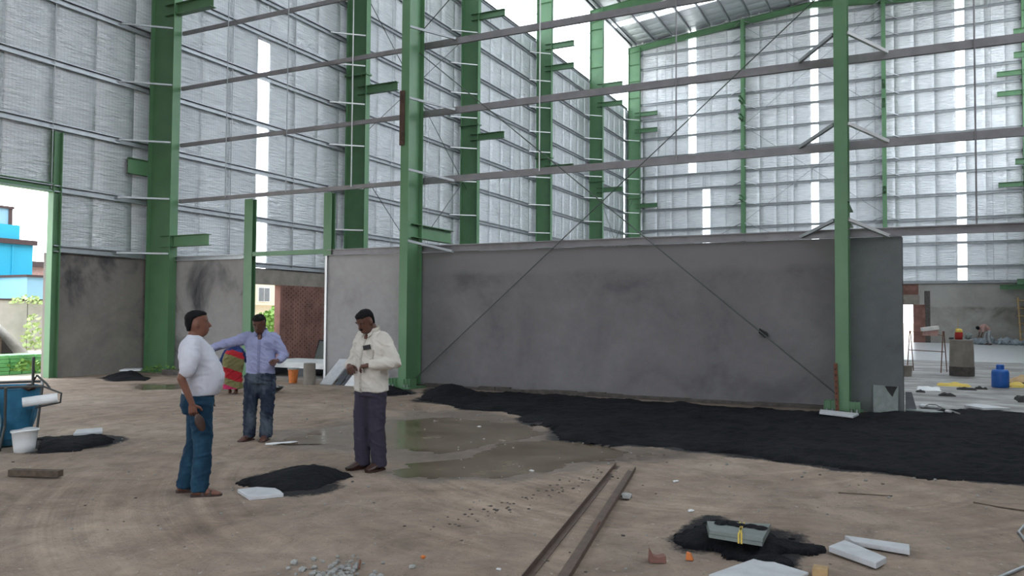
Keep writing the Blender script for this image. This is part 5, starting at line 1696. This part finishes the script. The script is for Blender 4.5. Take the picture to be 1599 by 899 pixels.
# woman bending away in a striped sari
def make_sari():
    t = NT('sari_cloth', 0.8, 0, 0.2)
    tc = t.n('ShaderNodeTexCoord')
    sp = t.n('ShaderNodeSeparateXYZ'); t.l(tc.outputs['Object'], sp.inputs[0])
    z = t.math('ADD', sp.outputs['Z'], t.math('MULTIPLY', sp.outputs['Y'], -0.35))
    z = t.math('ADD', z, t.math('MULTIPLY', t.noise(tc.outputs['Object'], 5, 2), 0.06))
    ol, rd, mg = rgb(112, 108, 72), rgb(158, 34, 44), rgb(165, 40, 84)
    r = t.n('ShaderNodeValToRGB'); r.color_ramp.interpolation = 'CONSTANT'
    e = r.color_ramp.elements
    e[0].position = 0; e[0].color = mg
    e[1].position = 0.17; e[1].color = ol
    for p, c in ((0.32, rd), (0.52, ol), (0.80, rd), (0.92, rgb(44, 70, 130))):
        x = e.new(p); x.color = c
    t.l(z, r.inputs['Fac'])
    t.color(r.outputs['Color'])
    t.bump(t.noise(tc.outputs['Object'], 14, 3), 0.3, 0.02)
    return t.m
t = empty('person', (-12.21, 11.75, 0), R(136), 'woman in a red and olive striped sari bending away behind the men', 'person')
sk, fg = MB(), MB()
HT = Matrix.Translation((0.62, 0.0, 0.72)) @ Matrix.Rotation(R(100), 4, 'Y')
head_parts(HT, sk)
sk.limb([(0.0, 0, 0.75), (0.3, 0, 0.86), (0.55, 0, 0.78), (0.63, 0, 0.73)], [0.12, 0.13, 0.07, 0.055], 14, 4)
for s in (-1, 1):
    sh = [(0.42, s * 0.16, 0.82), (0.34, s * 0.24, 0.62), (0.30, s * 0.34, 0.42)] if s > 0 else [(0.16, -0.15, 0.86), (0.12, -0.29, 0.64), (0.14, -0.38, 0.43)]
    sk.limb(sh, [0.045, 0.036, 0.026], 12, 4)
    hand(sk, fg, sh[2], (0, s * 0.3, -1), (0.9, 0, 0), s, 0.4)
    sk.limb([(0.0, s * 0.08, 0.7), (0.03, s * 0.09, 0.4), (-0.02 + 0.04 * s, s * 0.06, 0.07)], [0.09, 0.06, 0.035], 12, 4)
    foot(sk, (-0.02 + 0.04 * s, s * 0.06, 0), 0, 0.22)
link_mesh('body', join_skin(sk, fg, 0.01), M['skin_dark'], t)
m = MB()
m.loft([(0.11, 0.14, -0.20, 0.19), (0.25, 0.14, -0.16, 0.18), (0.45, 0.15, -0.16, 0.18), (0.62, 0.17, -0.19, 0.205), (0.74, 0.2, -0.20, 0.20), (0.83, 0.22, -0.15, 0.17), (0.89, 0.2, -0.06, 0.12)], 28, 2.3)
link_mesh('sari', remesh(m, 0.014, 2, 0.014, 6, 0.25), make_sari(), t)
m = MB()
M['navy'] = cloth('navy_blue_cotton', rgb(36, 52, 100), 0.3)
m.limb([(0.1, 0, 0.84), (0.35, 0, 0.87), (0.5, 0, 0.82)], [0.13, 0.145, 0.11], 16, 4)
m.limb([(0.40, 0.14, 0.83), (0.34, 0.24, 0.63), (0.31, 0.31, 0.48)], [0.07, 0.052, 0.042], 12, 4)
m.limb([(0.16, -0.12, 0.86), (0.12, -0.28, 0.65), (0.135, -0.355, 0.49)], [0.075, 0.058, 0.045], 12, 4)
link_mesh('blouse', remesh(m, 0.014, 2, 0.006, 8), M['navy'], t)
link_mesh('hair', remesh(MB().ball((-0.02, 0, 0.13), (0.10, 0.085, 0.11), 16, 12, HT), 0.012, 1), M['hair'], t)
t = empty('basin', (-11.75, 12.35, 0), label='dark metal basin on the ground beside the bending woman', cat='basin')
MB().lathe([(0.10, 0.0), (0.2, 0.06), (0.25, 0.11), (0.255, 0.12), (0.235, 0.115), (0.18, 0.05)], 24, Matrix.Translation((-11.75, 12.35, 0.0))).build('bowl', M['rod'], t, smooth=False)
MB().ball((-11.75, 12.35, 0.07), (0.17, 0.17, 0.09), 16, 8).build('load', M['stone'], t)

# worker bending far back in the hall
t = empty('person', (4.65, 55.3, 0.02), R(200), 'distant worker in grey trousers bending over the bluish rubble', 'person')
sk, fg = MB(), MB()
HT = Matrix.Translation((0.50, 0.0, 0.98)) @ Matrix.Rotation(R(70), 4, 'Y')
head_parts(HT, sk)
sk.limb([(0.0, 0, 0.85), (0.25, 0, 1.1), (0.45, 0, 1.05), (0.52, 0, 1.0)], [0.12, 0.13, 0.07, 0.055], 14, 4)
for s in (-1, 1):
    sh = [(0.38, s * 0.17, 1.05), (0.42, s * 0.22, 0.8), (0.48, s * 0.16, 0.58)]
    sk.limb(sh, [0.045, 0.036, 0.026], 12, 4)
    hand(sk, fg, sh[2], (0.3, 0, -1), (0, -s, 0), 1, 0.4)
    sk.limb([(0.0, s * 0.1, 0.8), (0.08, s * 0.2, 0.45), (0.0, s * 0.24, 0.07)], [0.09, 0.06, 0.035], 12, 4)
    foot(sk, (0.0, s * 0.24, 0), 0, 0.24)
link_mesh('body', join_skin(sk, fg, 0.01), M['skin_dark'], t)
m = MB()
m.limb([(0.0, 0, 0.9), (0.25, 0, 1.12), (0.42, 0, 1.06)], [0.15, 0.17, 0.13], 16, 4)
for s in (-1, 1): m.limb([(0.36, s * 0.15, 1.06), (0.42, s * 0.22, 0.82)], [0.075, 0.06], 12, 4)
link_mesh('shirt', remesh(m, 0.014, 2, 0.006, 8), M['pink_wall'], t)
m = MB()
m.loft([(0.74, 0.13, -0.14, 0.18), (0.9, 0.13, -0.15, 0.17)], 24, 2.4)
for s in (-1, 1): m.limb([(0.0, s * 0.1, 0.82), (0.08, s * 0.2, 0.46), (0.0, s * 0.24, 0.1)], [0.12, 0.09, 0.085], 14, 4, False)
link_mesh('trousers', remesh(m, 0.014, 2, 0.008, 7), M['galv'], t)
link_mesh('hair', remesh(MB().ball((-0.01, 0, 0.13), (0.11, 0.09, 0.12), 16, 12, HT), 0.012, 1), M['hair'], t)

bpy.data.scenes.remove(SCR)
